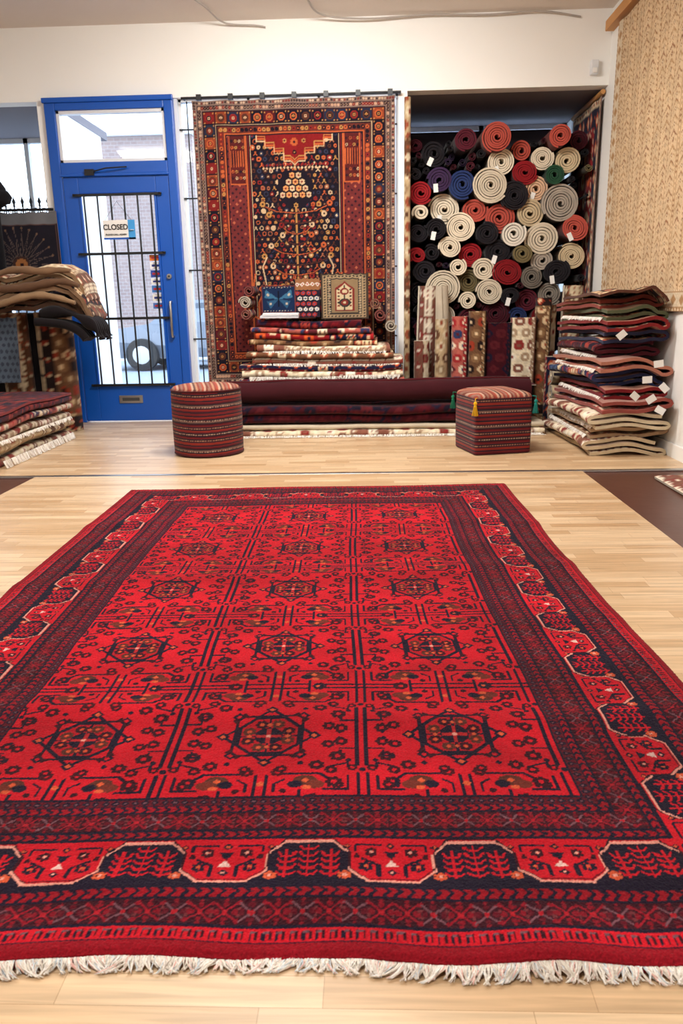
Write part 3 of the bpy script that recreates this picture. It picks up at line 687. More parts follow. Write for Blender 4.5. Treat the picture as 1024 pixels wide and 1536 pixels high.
# ------------------------------------------------------------------ rolled rug stack
def rolled_stack():
    cr=L(216,202,178); K=L(30,27,31); SAL=L(174,76,64); RD=L(140,28,34); NV=L(36,50,92); OL=L(108,96,66); MA=L(80,26,38); GR=L(146,136,124); BE=L(196,176,142); WH=L(230,222,206); GN=L(40,78,56); PU=L(58,40,70); PE=L(222,180,146)
    data=[(34,35,18,K),(79,20,16,MA),(124,17,21,SAL),(165,33,14,SAL),(216,18,16,SAL),(134,50,19,cr),(195,45,17,cr),(232,50,19,BE),(262,62,17,OL),
    (14,93,17,RD),(42,75,18,PU),(76,82,20,NV),(118,84,26,cr),(170,65,19,RD),(155,100,21,K),(188,90,17,PE),(212,72,14,GN),(224,113,27,GR*1.25),(266,100,19,K),
    (14,122,12,cr),(51,116,23,cr),(97,119,19,SAL),(134,132,22,SAL),(179,126,20,BE),(11,152,16,K),(38,148,15,K),(75,145,22,cr),(115,155,17,K),(155,157,18,WH),(199,165,25,cr),(247,150,24,SAL),
    (10,186,13,RD),(32,182,12,K),(59,175,17,cr),(93,186,18,RD),(134,182,20,K),(169,187,15,OL),(202,198,17,GR*1.2),(247,192,25,BE*1.1),
    (22,211,18,K),(72,205,13,cr),(90,228,18,OL*.9),(112,210,17,cr),(149,215,22,RD*.8),(187,223,17,GR*.5),(224,215,20,K),(262,226,19,K),
    (50,238,27,cr),(14,243,16,K),(122,245,20,cr),(155,252,14,K),(182,260,17,MA),(217,250,18,GR*.7),(246,262,18,K),
    (52,281,18,WH),(88,258,13,cr),(92,287,17,MA),(134,279,24,MA*.8),(169,284,14,NV),(20,275,14,K),(205,285,15,RD*.6),(238,292,16,K),(60,312,16,K),(110,314,15,RD*.5),(160,310,16,K),(200,314,16,GR*.5),(20,305,16,MA),(265,260,10,K),(265,295,14,RD*.6)]
    items=[]
    for u,w,r,c in data:
        items.append([.385+u*.00578,2.467-w*.00552,r*.0060,c])
    R=random.Random(5)
    for _ in range(9000):
        x=R.uniform(.40,1.92); z=R.uniform(.6,2.45); d=min(math.hypot(x-i[0],z-i[1])-i[2] for i in items); d=min(d,1.93-x,x-.37)
        if d>.026 and not(z>2.36): items.append([x,z,min(d,.10),R.choice([K,K,MA*.7,PU*.5])])  # extra dark rolls added to fill gaps, standing in for their darkness
    mb=MB()
    for i,(x,z,r,c) in enumerate(items):
        r=min(r,1.935-x,x-.36,); r*=.985
        y0=7.22+R.uniform(-.07,.06)
        if i in (2,4,1): y0=7.11
        dz=R.uniform(-.02,.02)
        bk=c*.3
        el=R.uniform(.84,1.0); a=R.uniform(-.5,.5)
        roll(mb,(x,y0,z),(math.cos(a),0,math.sin(a)),(-math.sin(a),0,math.cos(a)),(0,1,dz),1.03,r,c*.95,edge=c*R.uniform(.85,1.12),back=bk,pitch=R.uniform(.017,.026) if r>.06 else .014,el=el,ph=R.uniform(0,6),mres=.6,n=22)
        if i%5==0 and r>.08:
            m=Matrix.Translation((x-r*.3,y0-.006,z-r*.6))@Matrix.Rotation(R.uniform(-.5,.5),4,'Y'); mb.box(-.02,.02,-.001,.001,-.035,.035,PAPER,M=m)
    for x in (.365,): mb.box(x-.015,x,7.3,8.2,0,2.45,DARKCLOTH)
    mb.box(.40,1.93,7.3,8.2,.40,.44,DARKCLOTH); mb.box(.36,1.93,8.29,8.30,.0,2.655,BOARD)  # last box: dark board added behind the rolls to block window glow
    for x in (.42,1.2,1.90): mb.box(x-.02,x+.02,7.35,8.2,.0,.40,DARKCLOTH)
    mb.make('rolled_rugs_stack')
rolled_stack()

# ------------------------------------------------------------------ poufs
KB=np.array([L(104,32,36),L(52,32,42),L(158,134,118),L(130,44,36),L(36,30,40),L(112,84,76),L(80,22,28),L(146,110,88)])
KSEQ=np.array([0,4,0,3,4,2,5,4,6,0,4,3,3,1,7,4,0,6,4,2,4,0,3,4,7,1,0,6,4,5,2,4,0,3,4,0])
def kilim(v,u):
    k=np.floor(v/.0085).astype(int); out=KB[KSEQ[k%len(KSEQ)]].copy()
    tick=((np.floor(u/.009)+k)%2==0)&(np.isin(k%len(KSEQ),[5,14,19,24,30])); out[tick]=L(90,50,50)
    return out
def topk(x,y):
    k=np.floor((x*.9+y*.25+3)/.013).astype(int); return KB[np.array([0,3,2,4,7,0,5,3,2,6,5,0,7])[k%13]]*1.15+L(150,100,70)*.30
def pouf_round():
    mb=MB(); R=.245; prof=[(.0,.0),(R*.9,.0),(R*.985,.008)]+[(R*(1+.012*math.sin(math.pi*t)),.012+.43*t) for t in np.linspace(0,1,200)]+[(R*.985,.455),(R*.95,.468)]+[(R*.95*math.cos(a),.468+.03*math.sin(a)) for a in np.linspace(.1,math.pi/2-.01,60)]+[(0,.498)]
    def cf(x,y,z,th): return np.where((z>.462)[...,None],topk(x,y),kilim(z+.003*np.sin(th*3),th*R))
    mb.lathe(prof,(-1.155,5.44,.010),FAB,n=220,colf=cf)
    for z in (.456,.012):
        mb.tube([(-1.155+R*.995*math.cos(a),5.44+R*.995*math.sin(a),.010+z) for a in np.linspace(0,2*math.pi,65)],.005,FAB,L(70,24,28),n=6,cap=False)
    mb.make('round_kilim_pouf')
pouf_round()
def pouf_square():
    root=empty('square_kilim_pouf'); mb=MB(); R=.205; rot=math.radians(13.7)
    c=np.array([.718,5.17])+np.array([math.cos(rot)-math.sin(rot),math.sin(rot)+math.cos(rot)])*R
    prof=[(.0,.0),(R*.97,.0),(R,.008)]+[(R*(1+.012*math.sin(math.pi*t)),.012+.37*t) for t in np.linspace(0,1,180)]+[(R*.99,.392)]+[(R*.98*math.cos(a),.394+.045*math.sin(a)) for a in np.linspace(.05,math.pi/2-.01,60)]+[(0,.44)]
    def cf(x,y,z,th): return np.where((z>.391)[...,None],topk(x,y),kilim(z+.06,x+y+1))
    mb.lathe(prof,(c[0],c[1],.010),FAB,n=300,shape=16,rot=rot,colf=cf)
    mb.make('cushion_body',root)
    for k,(sx,sy,col,nm) in enumerate(((-1,-1,L(215,165,30),'yellow'),(-1,1,L(30,110,80),'green'),(1,-1,L(30,120,110),'teal'))):
        x=c[0]+(sx*math.cos(rot)-sy*math.sin(rot))*(R+.002); y=c[1]+(sx*math.sin(rot)+sy*math.cos(rot))*(R+.002)
        dx,dy=(x-c[0])*.05,(y-c[1])*.05; x+=dx;y+=dy
        t=MB(); t.tube([(x-dx*1.8,y-dy*1.8,.40),(x,y,.40),(x,y,.375)],.003,FAB,col,n=6)
        t.lathe([(0,.38),(.011,.375),(.013,.365),(.008,.355),(.009,.35),(.012,.345)],(x,y,0),FAB,n=14,col=col)
        for q in range(26):
            a=q*2.4; r=.012*math.sqrt((q+.5)/26); t.tube([(x+r*.7*math.cos(a),y+r*.7*math.sin(a),.348),(x+r*1.3*math.cos(a),y+r*1.3*math.sin(a),.32),(x+r*1.9*math.cos(a),y+r*1.9*math.sin(a),.285)],.0022,FAB,col*random.uniform(.7,1.2),n=4)
        t.make('tassel_'+nm,root)
pouf_square()

# ------------------------------------------------------------------ long bench of dark red rugs
X_=(1,0,0);Y_=(0,1,0);Z_=(0,0,1)
def foldf(mb,x0,x1,yf,yb,z0,h,des,thick=.014,wob=.004,seed=0,off=(0,0),res=.018,edge=None,coh=False,back=None):
    "rug folded once, fold facing the room (-Y)"
    r=h/2-thick/2; zc=z0+h/2; pts=[(yb,zc+r)]+[(y,zc+r) for y in np.linspace(yb,yf+r,8)[1:]]
    pts+=[(yf+r-r*1.1*math.sin(a),zc+r*math.cos(a)) for a in np.linspace(0,math.pi,9)[1:-1]]+[(y,zc-r) for y in np.linspace(yf+r,yb,8)]
    return sheet(mb,pts[::-1],(x0,0,0),Y_,Z_,X_,x1-x0,des,thick=thick,res=res,wob=wob,seed=seed,off=off,edge=edge,coh=coh,back=back)
def bench():
    mb=MB(); mb.box(-1.15,.36,6.42,6.98,.01,.36,DARKCLOTH); mb.make('display_platform',bevel=.01)
    mb=MB(); mb.box(.38,1.36,6.42,6.72,.01,.36,DARKCLOTH); mb.make('low_bench',bevel=.01)
    mb=MB()
    foldf(mb,-1.06,1.38,6.04,6.41,.012,.045,D('cream',3),seed=1,wob=.003)
    fringe(mb,[(-1.05,6.045,.03),(1.36,6.045,.03)],(0,-1,-.6),.05,.010,4,FRC,r=.002,zmin=.011)
    foldf(mb,-1.10,1.38,6.09,6.41,.060,.040,L(196,182,158),seed=2,wob=.003)
    mb.make('folded_cream_rugs')
    mb=MB()
    foldf(mb,-1.12,1.26,6.10,6.41,.112,.066,D('wine',1),seed=3,wob=.006,edge=L(50,14,22),coh=True)
    foldf(mb,-1.12,1.26,6.07,6.41,.182,.064,D('wine',2),seed=4,wob=.006,edge=L(50,14,22),coh=True)
    mb.make('folded_maroon_rug')
    mb=MB()
    roll(mb,(-1.14,6.21,.356),Y_,Z_,X_,2.42,.092,D('wine',3),pitch=.018,edge=L(90,30,36),back=L(60,20,26),mres=.02,n=40,el=.95,wob=.006,seed=5)
    mb.make('long_rolled_maroon_rug')
    mb=MB(); sheet(mb,[(6.34,.366),(6.99,.366)],(-1.15,0,0),Y_,Z_,X_,1.50,D('wine',2),thick=.008,wob=.0); sheet(mb,[(6.34,.366),(6.72,.366)],(.36,0,0),Y_,Z_,X_,1.0,D('wine',2),thick=.008,wob=.0); mb.make('maroon_platform_cover')
bench()
def center_pile():
    mb=MB(); z=.392; R=random.Random(77)
    seq=[('rose',-1.08,.30,.042),('cream',-1.05,.29,.060),('red',-1.08,.27,.038),('cream',-.98,.28,.056),('beige',-1.03,.20,.042),('cream',-.93,.18,.060),('brown',-1.0,.08,.040),('red',-.94,.05,.055),('rose',-.98,.02,.04),('maroon',-.92,-.05,.062)]
    for i,(p,x0,x1,h) in enumerate(seq):
        yf=6.46+i*.014+R.uniform(-.03,.02)
        foldf(mb,x0,x1,yf,6.95,z,h,D(p,i%4),seed=10+i,wob=.010 if i else .003,thick=.018,off=(.1*i,.2*i),res=.013,edge=L(170,130,110),coh=True,back=L(180,160,130) if i%2 else None)
        if i in (0,1,3,5): fringe(mb,[(x0+.05,yf-.004,z+.02),(x1-.02,yf-.004,z+.022)],(0,-.35,-1),.035,.012,4,FRC,r=.002,up=.003)
        z+=h+.002
    z1=z+.006
    z=z1
    for i,(p,x0,x1,h) in enumerate((('cream',-.88,-.45,.05),('red',-.90,-.1,.06),('dark',-.86,-.08,.06),('rose',-.84,-.06,.06),('red',-.62,-.06,.04))):
        foldf(mb,x0,x1,6.76,6.95,z,h,D(p,i%3),seed=30+i,wob=.004,thick=.016,off=(.1*i,.2*i),res=.013); z+=h+.003
    mb.make('folded_kilim_pile')
    return z1,z
z1,z2=center_pile()
def panel_canvas(kind):
    if kind=='cream_tree':
        c=Canvas(.40,.50,.006,L(62,50,42)); Cm=L(190,172,138); Rr=L(116,42,38); N=L(50,46,44)
        c.rect(.02,.02,.38,.48,L(150,128,98))
        for x in np.arange(.035,.37,.03):
            for y in (.035,.465): c.diamond(x,y,.011,N)
        for y in np.arange(.035,.47,.03):
            for x in (.035,.365): c.diamond(x,y,.011,N)
        c.rect(.055,.055,.345,.445,N)
        for y in np.arange(.07,.44,.026):
            for x in (.072,.328): c.flower(x,y,.011,Cm,Rr,5)
        c.rect(.09,.07,.31,.43,L(130,108,80)); c.poly([(.12,.09),(.28,.09),(.28,.33),(.20,.41),(.12,.33)],Rr); c.poly([(.135,.10),(.265,.10),(.265,.32),(.20,.385),(.135,.32)],Cm)
        c.line(.2,.1,.2,.36,.012,N); c.octa(.2,.30,.035,Rr); c.octa(.2,.30,.02,Cm); c.octa(.2,.18,.045,N); c.octa(.2,.18,.03,Rr); c.disc(.2,.18,.012,Cm)
        for i,y in enumerate(np.arange(.13,.34,.035)):
            for q in (-1,1): c.disc(.2+q*.05,y+.015,.010,N if i%2 else Rr)
        return c
    if kind=='butterfly':
        c=Canvas(.30,.24,.006,L(20,36,66)); B=L(54,98,128); Cm=L(170,160,142)
        for q in (-1,1):
            c.poly([(.15,.12),(.15+q*.11,.20),(.15+q*.12,.13)],B); c.poly([(.15,.12),(.15+q*.10,.10),(.15+q*.07,.04)],L(40,78,108)); c.disc(.15+q*.09,.155,.012,Cm); c.disc(.15+q*.07,.08,.010,Cm)
        c.line(.15,.06,.15,.18,.014,L(12,16,28)); c.pl([(.008,.008),(.292,.008),(.292,.232),(.008,.232)],.012,L(100,50,46),True)
        for x in np.arange(.03,.28,.025):
            for y in (.022,.218): c.disc(x,y,.005,Cm)
        return c
    c=Canvas(.22,.40,.006,L(32,26,40)); W_=L(204,196,186); O=L(160,50,44)
    c.rect(0,.28,.22,.40,L(140,94,62)); 
    for x in np.arange(.02,.22,.045): c.diamond(x,.34,.022,W_); c.disc(x,.34,.008,O)
    for j,y in enumerate(np.arange(.03,.27,.055)):
        for x in np.arange(.02+.02*(j%2),.22,.05): c.flower(x,y,.022,W_ if (j%2) else O,L(60,90,140),6)
    return c
def panel(kind,x0,y,zt,w,h,name,lean=.12):
    c=panel_canvas(kind); mb,P=hang('p',c,x0,y,zt,w,h,amp=.003,lean=lean,thick=.010); mb.make(name)
panel('cream_tree',-.395,6.71,1.285,.40,.375,'cream_tree_rug',.05)
panel('butterfly',-.90,6.71,1.20,.29,.23,'butterfly_rug',.05)
panel('mix',-.61,6.71,1.25,.205,.32,'patterned_saddle_bag',.05)
mb=MB()
sheet(mb,[(0,.0),(.06,.006),(.08,.010),(.10,.0)],(-.90,6.55,z1+.022),Y_,Z_,X_,.32,L(214,218,222),thick=.014,wob=.002,edge=L(200,200,205)); 
sheet(mb,[(0,.0),(.06,.006),(.08,.010),(.10,.0)],(-.88,6.56,z1+.042),Y_,Z_,X_,.30,L(222,226,230),thick=.014,wob=.002,edge=L(210,210,212)); mb.make('folded_white_textile')
mb=MB(); roll(mb,(-1.03,6.62,1.06),X_,Z_,Y_,.3,.05,D('rose',2),pitch=.014); roll(mb,(-1.0,6.66,1.155),X_,Z_,Y_,.3,.045,D('maroon',2),pitch=.014,edge=L(110,60,56)); roll(mb,(-1.03,6.62,.965),X_,Z_,Y_,.3,.045,D('red',2),pitch=.014,edge=L(110,60,56)); mb.make('stacked_mini_rolls')
mb=MB(); roll(mb,(.10,6.66,.94),X_,Z_,Y_,.3,.05,D('red',1),edge=L(110,60,56)); roll(mb,(.06,6.66,1.035),X_,Z_,Y_,.3,.045,D('rose',1),edge=L(120,80,66)); roll(mb,(.19,6.66,.85),X_,Z_,Y_,.3,.05,D('beige',1)); mb.make('mini_rolls_on_pile')

# ------------------------------------------------------------------ standing rolls
def stand(name,x,y,r,h,des,lean=(0,0),pitch=.02,el=1.0,off=(0,0),z0=.012,edge=None):
    mb=MB(); E=Vector((lean[0],lean[1],1)).normalized()
    A=Vector((1,0,0)); B=E.cross(A).normalized(); A=B.cross(E)
    roll(mb,(x,y,z0),tuple(A),tuple(B),tuple(E),h,r,des,pitch=pitch,mres=.02,n=30,el=el,off=off,edge=L(200,190,170) if edge is None else edge); return mb.make(name)
stand('standing_rolled_rug',.34,7.02,.028,2.66,D('beige',0),pitch=.012)
stand('standing_rolled_rug.001',.50,7.05,.085,1.16,D('cream',1),lean=(.03,.0))
stand('standing_rolled_rug.002',.70,7.05,.07,1.16,L(214,200,178),lean=(-.05,.0))
stand('standing_rolled_rug.003',.47,6.86,.07,.70,D('cream',2))
stand('standing_rolled_rug.004',1.60,7.06,.065,.98,D('cream',3))
stand('standing_rolled_rug.005',1.76,7.03,.085,1.14,D('beige',2),lean=(.03,.0))
stand('standing_rolled_rug.006',1.60,6.80,.07,.55,D('red',3))
stand('standing_rolled_rug.007',.63,6.86,.055,.88,D('beige',1))
def upright(name,x0,w,z1,pal,seed,y=6.88):
    "folded rug standing on edge"
    mb=MB(); d=D(pal,seed)
    pts=[(0,.10),(0,.02),(.01,0),(w*.5,-.008),(w-.01,0),(w,.02),(w,.10)][::-1]
    sheet(mb,pts,(x0,y,.012),X_,Y_,Z_,z1,d,thick=.016,res=.012,off=(.02,0),edge=L(200,190,165))
    pts=[(.022,.09),(.022,.03),(.03,.022),(w-.03,.022),(w-.022,.03),(w-.022,.09)]
    sheet(mb,pts,(x0,y,.012),X_,Y_,Z_,z1-.015,d,thick=.014,res=.016,off=(.3,0)); mb.make(name)
upright('upright_folded_rug',.735,.12,.90,'rose',1,6.82); upright('upright_folded_rug.001',.88,.13,.94,'brown',2,6.80)
upright('upright_folded_rug.002',1.03,.20,.84,'wine',2,6.84); upright('upright_folded_rug.003',1.25,.19,.88,'cream',2,6.84)
upright('upright_folded_rug.004',1.47,.11,1.04,'brown',1,6.90)
mb=MB(); roll(mb,(1.53,6.56,.10),Y_,Z_,X_,.25,.085,D('cream',1),pitch=.02,edge=L(210,200,180)); roll(mb,(1.53,6.57,.275),Y_,Z_,X_,.22,.08,D('red',2),pitch=.02); roll(mb,(1.53,6.57,.435),Y_,Z_,X_,.22,.07,D('beige',2),pitch=.02)
mb.make('short_rug_rolls')

# ------------------------------------------------------------------ right pile of folded rugs
def right_pile():
    mb=MB(); z=.022; R=random.Random(21)
    seq=[('cream',.47,3,.040),('beige',.47,2,.046),('cream',.45,3,.038),('rose',.42,2,.050),('red',.41,2,.046),('navy',.39,3,.036),('rose',.43,2,.050),('maroon',.39,3,.036),('navy',.38,2,.052),('red',.40,2,.042),('green',.38,2,.044),('red',.40,2,.036)]
    EC=[L(196,176,144),L(168,140,110),L(206,190,160),L(140,70,62),L(120,30,34),L(44,48,78),L(170,110,90),L(70,20,28),L(50,52,76),L(124,36,36),L(84,88,64),L(130,60,50)]
    for i,(p,w,ly,h) in enumerate(seq):
        x1=1.925-R.uniform(0,.03); x0=x1-w+.03
        y0=4.98+R.uniform(0,.20)+(.07 if i>3 else 0)+.012*i; ln=1.22+R.uniform(-.1,.0)
        pr=sfold(w-.04,h,ly,wave=.022,seed=i,loop=1.1,droop=.05 if i>3 else .012)
        sheet(mb,pr,(x0,y0,z),X_,Z_,Y_,ln,D(p,i%4),thick=.022,res=.016,wob=.013,seed=40+i,off=(.07*i,.13*i),edge=EC[i],mres=.022,skew=R.uniform(-.05,.02),coh=True,back=D(p,i%4).a.mean((0,1))*1.1)
        if i%3==1 or i in (2,6): fringe(mb,[(x0-.01,y0+.05,z+.01),(x0-.01,y0+ln-.1,z+.01)],(-1,0,-1.2),.03,.016,3,FRC,r=.002,up=.002)
        z+=(ly-1)*h+.029
    sheet(mb,[(0,0),(.12,.02),(.24,.005),(.34,.035),(.42,-.03),(.44,-.06)],(1.50,5.20,z+.008),X_,Z_,Y_,1.0,D('brown',2),thick=.018,wob=.013,seed=3,res=.016,coh=True,edge=L(90,56,44))
    for (x,y,zz) in ((1.80,4.99,.40),(1.86,4.98,.33),(1.70,5.0,.42),(1.84,5.02,.62),(1.78,5.03,.52),(1.88,5.0,.47),(1.62,5.1,.80)):
        m=Matrix.Translation((x,y-.01,zz))@Matrix.Rotation(R.uniform(-.8,.8),4,'Y')@Matrix.Rotation(R.uniform(-.3,.3),4,'Z'); mb.box(-.03,.03,-.001,.001,-.022,.022,PAPER,M=m)
    mb.make('folded_carpet_stack')
right_pile()
mb=MB(); c=D('cream',0)
sheet(mb,[(0,.0),(.02,.005),(.29,.005),(.31,.0)],(1.66,3.95,.012),X_,Z_,Y_,.48,c,thick=.014,wob=.001,edge=L(190,180,160)); mb.make('small_cream_rug')

# ------------------------------------------------------------------ left side piles
def left_pile():
    mb=MB(); z=.022; R=random.Random(31)
    for i,(p,w,ly,h) in enumerate((('cream',1.0,3,.034),('beige',1.02,2,.035),('cream',1.0,2,.038),('rose',.98,2,.034),('maroon',.97,3,.026))):
        x1=-2.46+R.uniform(-.03,.02); pr=sfold(w,h,ly,wave=.006,seed=60+i)
        sheet(mb,pr,(x1-w,4.86+R.uniform(0,.06)+i*.01,z),X_,Z_,Y_,1.34,D(p,i%4),thick=.018,res=.018,wob=.009,seed=70+i,off=(.0,.13*i),edge=L(190,176,150) if i<4 else L(120,40,40),mres=.022,coh=True); z+=(ly-1)*h+.028
    fringe(mb,[(-2.42,4.9,.06),(-2.42,6.15,.06)],(1,0,-.8),.035,.016,4,FRC,r=.002,zmin=.012)
    fringe(mb,[(-2.43,4.9,.19),(-2.43,6.15,.19)],(1,0,-1.2),.03,.016,4,FRC,r=.002)
    mb.make('stacked_rugs_pile')
left_pile()
stand('leaning_rug_roll',-2.67,6.62,.155,1.0,D('brown',1),pitch=.028)
stand('leaning_rug_roll.001',-2.99,6.53,.12,1.0,D('beige',2),pitch=.025)
def left_drape():
    mb=MB()
    def thickfold(pts,y0,ln,des,edge,th=.035,seed=0,wob=.016,sag=.03):
        "rug folded over on itself: outer path out to the tip and back underneath"
        top=[(x,z+th) for x,z in pts]; bot=[(x-.012,z-th*.2) for x,z in pts[:-1]][::-1]
        tx,tz=pts[-1]; tip=[(tx+.016,tz+th*.3),(tx+.008,tz-th*.2)]
        sheet(mb,top+tip+bot,(0,y0,0),X_,Z_,Y_,ln,des,thick=.030,res=.012,wob=wob,seed=seed,off=(.0,.1*seed),edge=edge,skew=-.12,sag=sag)
    b1=[(-3.05,1.07),(-2.90,1.06),(-2.76,1.09),(-2.62,1.08),(-2.50,1.12),(-2.38,1.10),(-2.29,1.05),(-2.24,.96)]
    b2=[(-3.02,1.16),(-2.90,1.14),(-2.78,1.18),(-2.66,1.17),(-2.54,1.21),(-2.42,1.22),(-2.31,1.18),(-2.22,1.09),(-2.18,.98)]
    b3=[(-2.94,1.27),(-2.84,1.24),(-2.74,1.26),(-2.62,1.30),(-2.50,1.33),(-2.40,1.32),(-2.31,1.27),(-2.25,1.18),(-2.24,1.10)]
    thickfold(b1,6.20,.45,D('brown',1),L(84,60,46),seed=81); thickfold(b2,6.15,.5,D('brown',3),L(128,100,76),seed=82); thickfold(b3,6.20,.42,D('beige',3),L(140,110,82),seed=83)
    # bunched hem along the room-facing edge
    for q,(des,z,x0,x1,r,col) in enumerate(((0,1.30,-2.92,-2.30,.030,L(120,92,68)),(0,1.19,-2.98,-2.24,.032,L(96,70,52)),(0,1.09,-3.0,-2.28,.030,L(140,112,84)))):
        pts=[]; 
        for k in range(15):
            u=k/14; x=x0+(x1-x0)*u; pts.append((x,6.135+.012*math.sin(u*9+q),z-.015+.018*math.sin(u*7+q*2)+(.05*math.sin(u*math.pi*.75))-.10*max(0,u-.85)))
        mb.tube(pts,[r*(.5+.5*math.sin(math.pi*min(1,max(0,(k+.6)/15))))*(1+.15*math.sin(k*2.1+q)) for k in range(15)],FAB,col,n=12)
    # dark underside of the folded-over rug, hanging in soft folds at the right-hand end
    cK=L(22,17,19)
    for q in range(7):
        y=6.10+.045*q; pts=[(-2.56,y+.02,1.00),(-2.42,y+.01,1.015),(-2.29,y,.985),(-2.19,y-.005*q,.93),(-2.13,y,.87),(-2.115+.01*(q%2),y,.815-.012*(q%3))]
        mb.tube(sm0(pts),[.030+.018*math.sin(k*.5) for k in range(len(sm0(pts)))],FAB,cK*(1+.25*(q%2)),n=10)
    for q in range(4):
        y=6.09+.05*q; pts=[(-2.60,y,.94),(-2.48,y,.93),(-2.36,y,.91),(-2.26,y,.86),(-2.21,y,.80)]
        mb.tube(sm0(pts),.032,FAB,cK,n=10)
    mb.make('draped_rug_bundle')
def sm0(pts,n=5):
    P=[np.array(p,float) for p in pts]; out=[]
    for i in range(len(P)-1):
        p0=P[max(i-1,0)];p1=P[i];p2=P[i+1];p3=P[min(i+2,len(P)-1)]
        for t in np.linspace(0,1,n,endpoint=False): out.append(tuple(.5*((2*p1)+(-p0+p2)*t+(2*p0-5*p1+4*p2-p3)*t*t+(-p0+3*p1-3*p2+p3)*t**3)))
    out.append(tuple(P[-1])); return out
left_drape()
def diam():
    c=Canvas(.5,.62,.008,L(74,84,96))
    for x in np.arange(0,.5,.045):
        for y in np.arange(0,.62,.06):
            c.diamond(x+(.022 if int(y/.06)%2 else 0),y,.018,L(50,56,68),.024)
    return c
mb,P=hang('d',diam(),-3.30,6.28,.98,.47,.52,amp=.012,lean=.12,seed=2); mb.make('blue_grey_rug')
mb,P=hang('d',D('rose',0),-3.80,6.34,1.1,.46,.7,amp=.012,lean=.1,seed=1); mb.make('rose_rug')
mb=MB(); mb.box(-3.9,-2.85,6.68,6.98,.01,1.0,DARKCLOTH); mb.make('display_plinth',bevel=.01)
mb=MB(); sheet(mb,[(0,0),(.10,-.16),(.22,-.34),(.30,-.48),(.34,-.60)],(-3.40,6.38,1.88),X_,Z_,Y_,.14,L(206,194,176),thick=.05,res=.02,wob=.01,seed=5,edge=L(196,184,164),back=L(170,156,136)); mb.make('leaning_cream_rug')
def med():
    c=Canvas(.75,.72,.008,L(28,25,34)); O=L(150,96,54)
    for k in range(26):
        a=math.pi*2*k/26; 
        c.line(.375+.07*math.cos(a),.28+.07*math.sin(a),.375+.30*math.cos(a+.25),.28+.30*math.sin(a+.25),.005,L(84,70,66)); c.line(.375+.07*math.cos(a),.28+.07*math.sin(a),.375+.30*math.cos(a-.25),.28+.30*math.sin(a-.25),.005,L(84,70,66))
        c.disc(.375+.31*math.cos(a),.28+.31*math.sin(a),.010,L(110,84,66))
    c.octa(.375,.28,.075,L(60,40,36)); c.flower(.375,.28,.06,O,L(40,20,24),10); c.rect(0,.62,.75,.72,L(104,104,108))
    c.pl([(.02,.02),(.73,.02),(.73,.61),(.02,.61)],.010,L(84,60,56),True); return c
mb,P=hang('d',med(),-3.42,7.02,1.86,.72,.72,amp=.010,seed=2); mb.make('dark_medallion_rug')
mb=MB(); mb.tube([(-4.3,7.06,1.88),(-2.74,7.06,1.88)],.012,BLACK,n=10); mb.make('hanging_rail')
KK=L(24,22,26)
mb=MB(); roll(mb,(-3.20,6.83,1.005),X_,Y_,Z_,.88,.08,KK,pitch=.02,edge=L(34,30,34))
prof=[(.0,-.13),(.07,-.13),(.115,-.10),(.135,-.04),(.125,.03),(.09,.085),(.045,.115),(.0,.12)]
mb.lathe(prof,(-3.17,6.83,2.0),FAB,n=24,col=KK,shape=2.4,rot=.4); mb.lathe([(0,-.06),(.06,-.05),(.08,0),(.05,.05),(0,.06)],(-3.06,6.80,1.95),FAB,n=18,col=KK)
mb.make('black_wrapped_rug')
mb=MB()
for z in (1.0,1.95): mb.box(-4.3,-2.85,7.98,8.0,z-.012,z+.012,BLACK)
for i,x in enumerate(np.arange(-4.25,-2.86,.085)):
    mb.tube([(x,7.99,.0),(x,7.99,2.04)],.008,BLACK,n=6); mb.lathe([(.0,2.14),(.005,2.11),(.020,2.07),(.009,2.045),(.014,2.035),(.008,2.02)],(x,7.99,0),BLACK,n=8)
    mb.tube([(x+.043+.024*math.cos(a),7.99,1.985+.024*math.sin(a)) for a in np.linspace(0,2*math.pi,13)],.006,BLACK,n=5,cap=False)
mb.make('wrought_iron_fence')

# ------------------------------------------------------------------ ceiling cable
CAB=plain('cable_grey',L(170,162,154),.6)
mb=MB()
mb.tube(sm0([(-.55,6.2,3.285),(-.45,6.6,3.28),(-.35,6.95,3.275),(.0,7.03,3.26),(.5,7.05,3.28),(1.0,7.06,3.27),(1.4,7.05,3.28),(1.74,7.085,3.24)],8),.008,CAB)
mb.tube(sm0([(-1.4,6.3,3.285),(-1.25,6.7,3.28),(-1.15,7.03,3.265),(-.9,7.07,3.25),(-.82,7.085,3.24)],8),.007,CAB)
mb.make('ceiling_cable')

# ------------------------------------------------------------------ street outside
simple('ground_pavement',(-14,12,8.7,11.5,-.2,-.1,CONC)); simple('ground_road',(-25,25,11.5,18,-.25,-.16,ASPH)); simple('ground_far_pavement',(-25,25,18,20,-.25,-.1,CONC))
def facade(name,x0,x1,y,h,mat,wx):
    mb=MB(); mb.box(x0,x1,y,y+4,-.1,h,mat); mb.box(x0-.1,x1+.1,y-.15,y+4,h,h+.25,WHITEP)
    n=int((x1-x0)/wx)
    for i in range(n):
        x=x0+(i+.5)*(x1-x0)/n
        mb.box(x-.8,x+.8,y-.06,y+.05,.5,2.4,WHITEP); mb.box(x-.7,x+.7,y-.08,y,.6,2.3,DGLASS)
        if h>4: mb.box(x-.6,x+.6,y-.06,y+.05,3.5,5.0,WHITEP); mb.box(x-.52,x+.52,y-.08,y,3.6,4.9,DGLASS)
    return mb.make(name)
facade('brick_building',-6.6,-4.3,20.5,5.2,BRICK,2.6); facade('pale_building',-18,-7.4,21,3.2,CONC,2.6); facade('pale_building.001',-3.6,12,21,3.4,CONC,2.6)
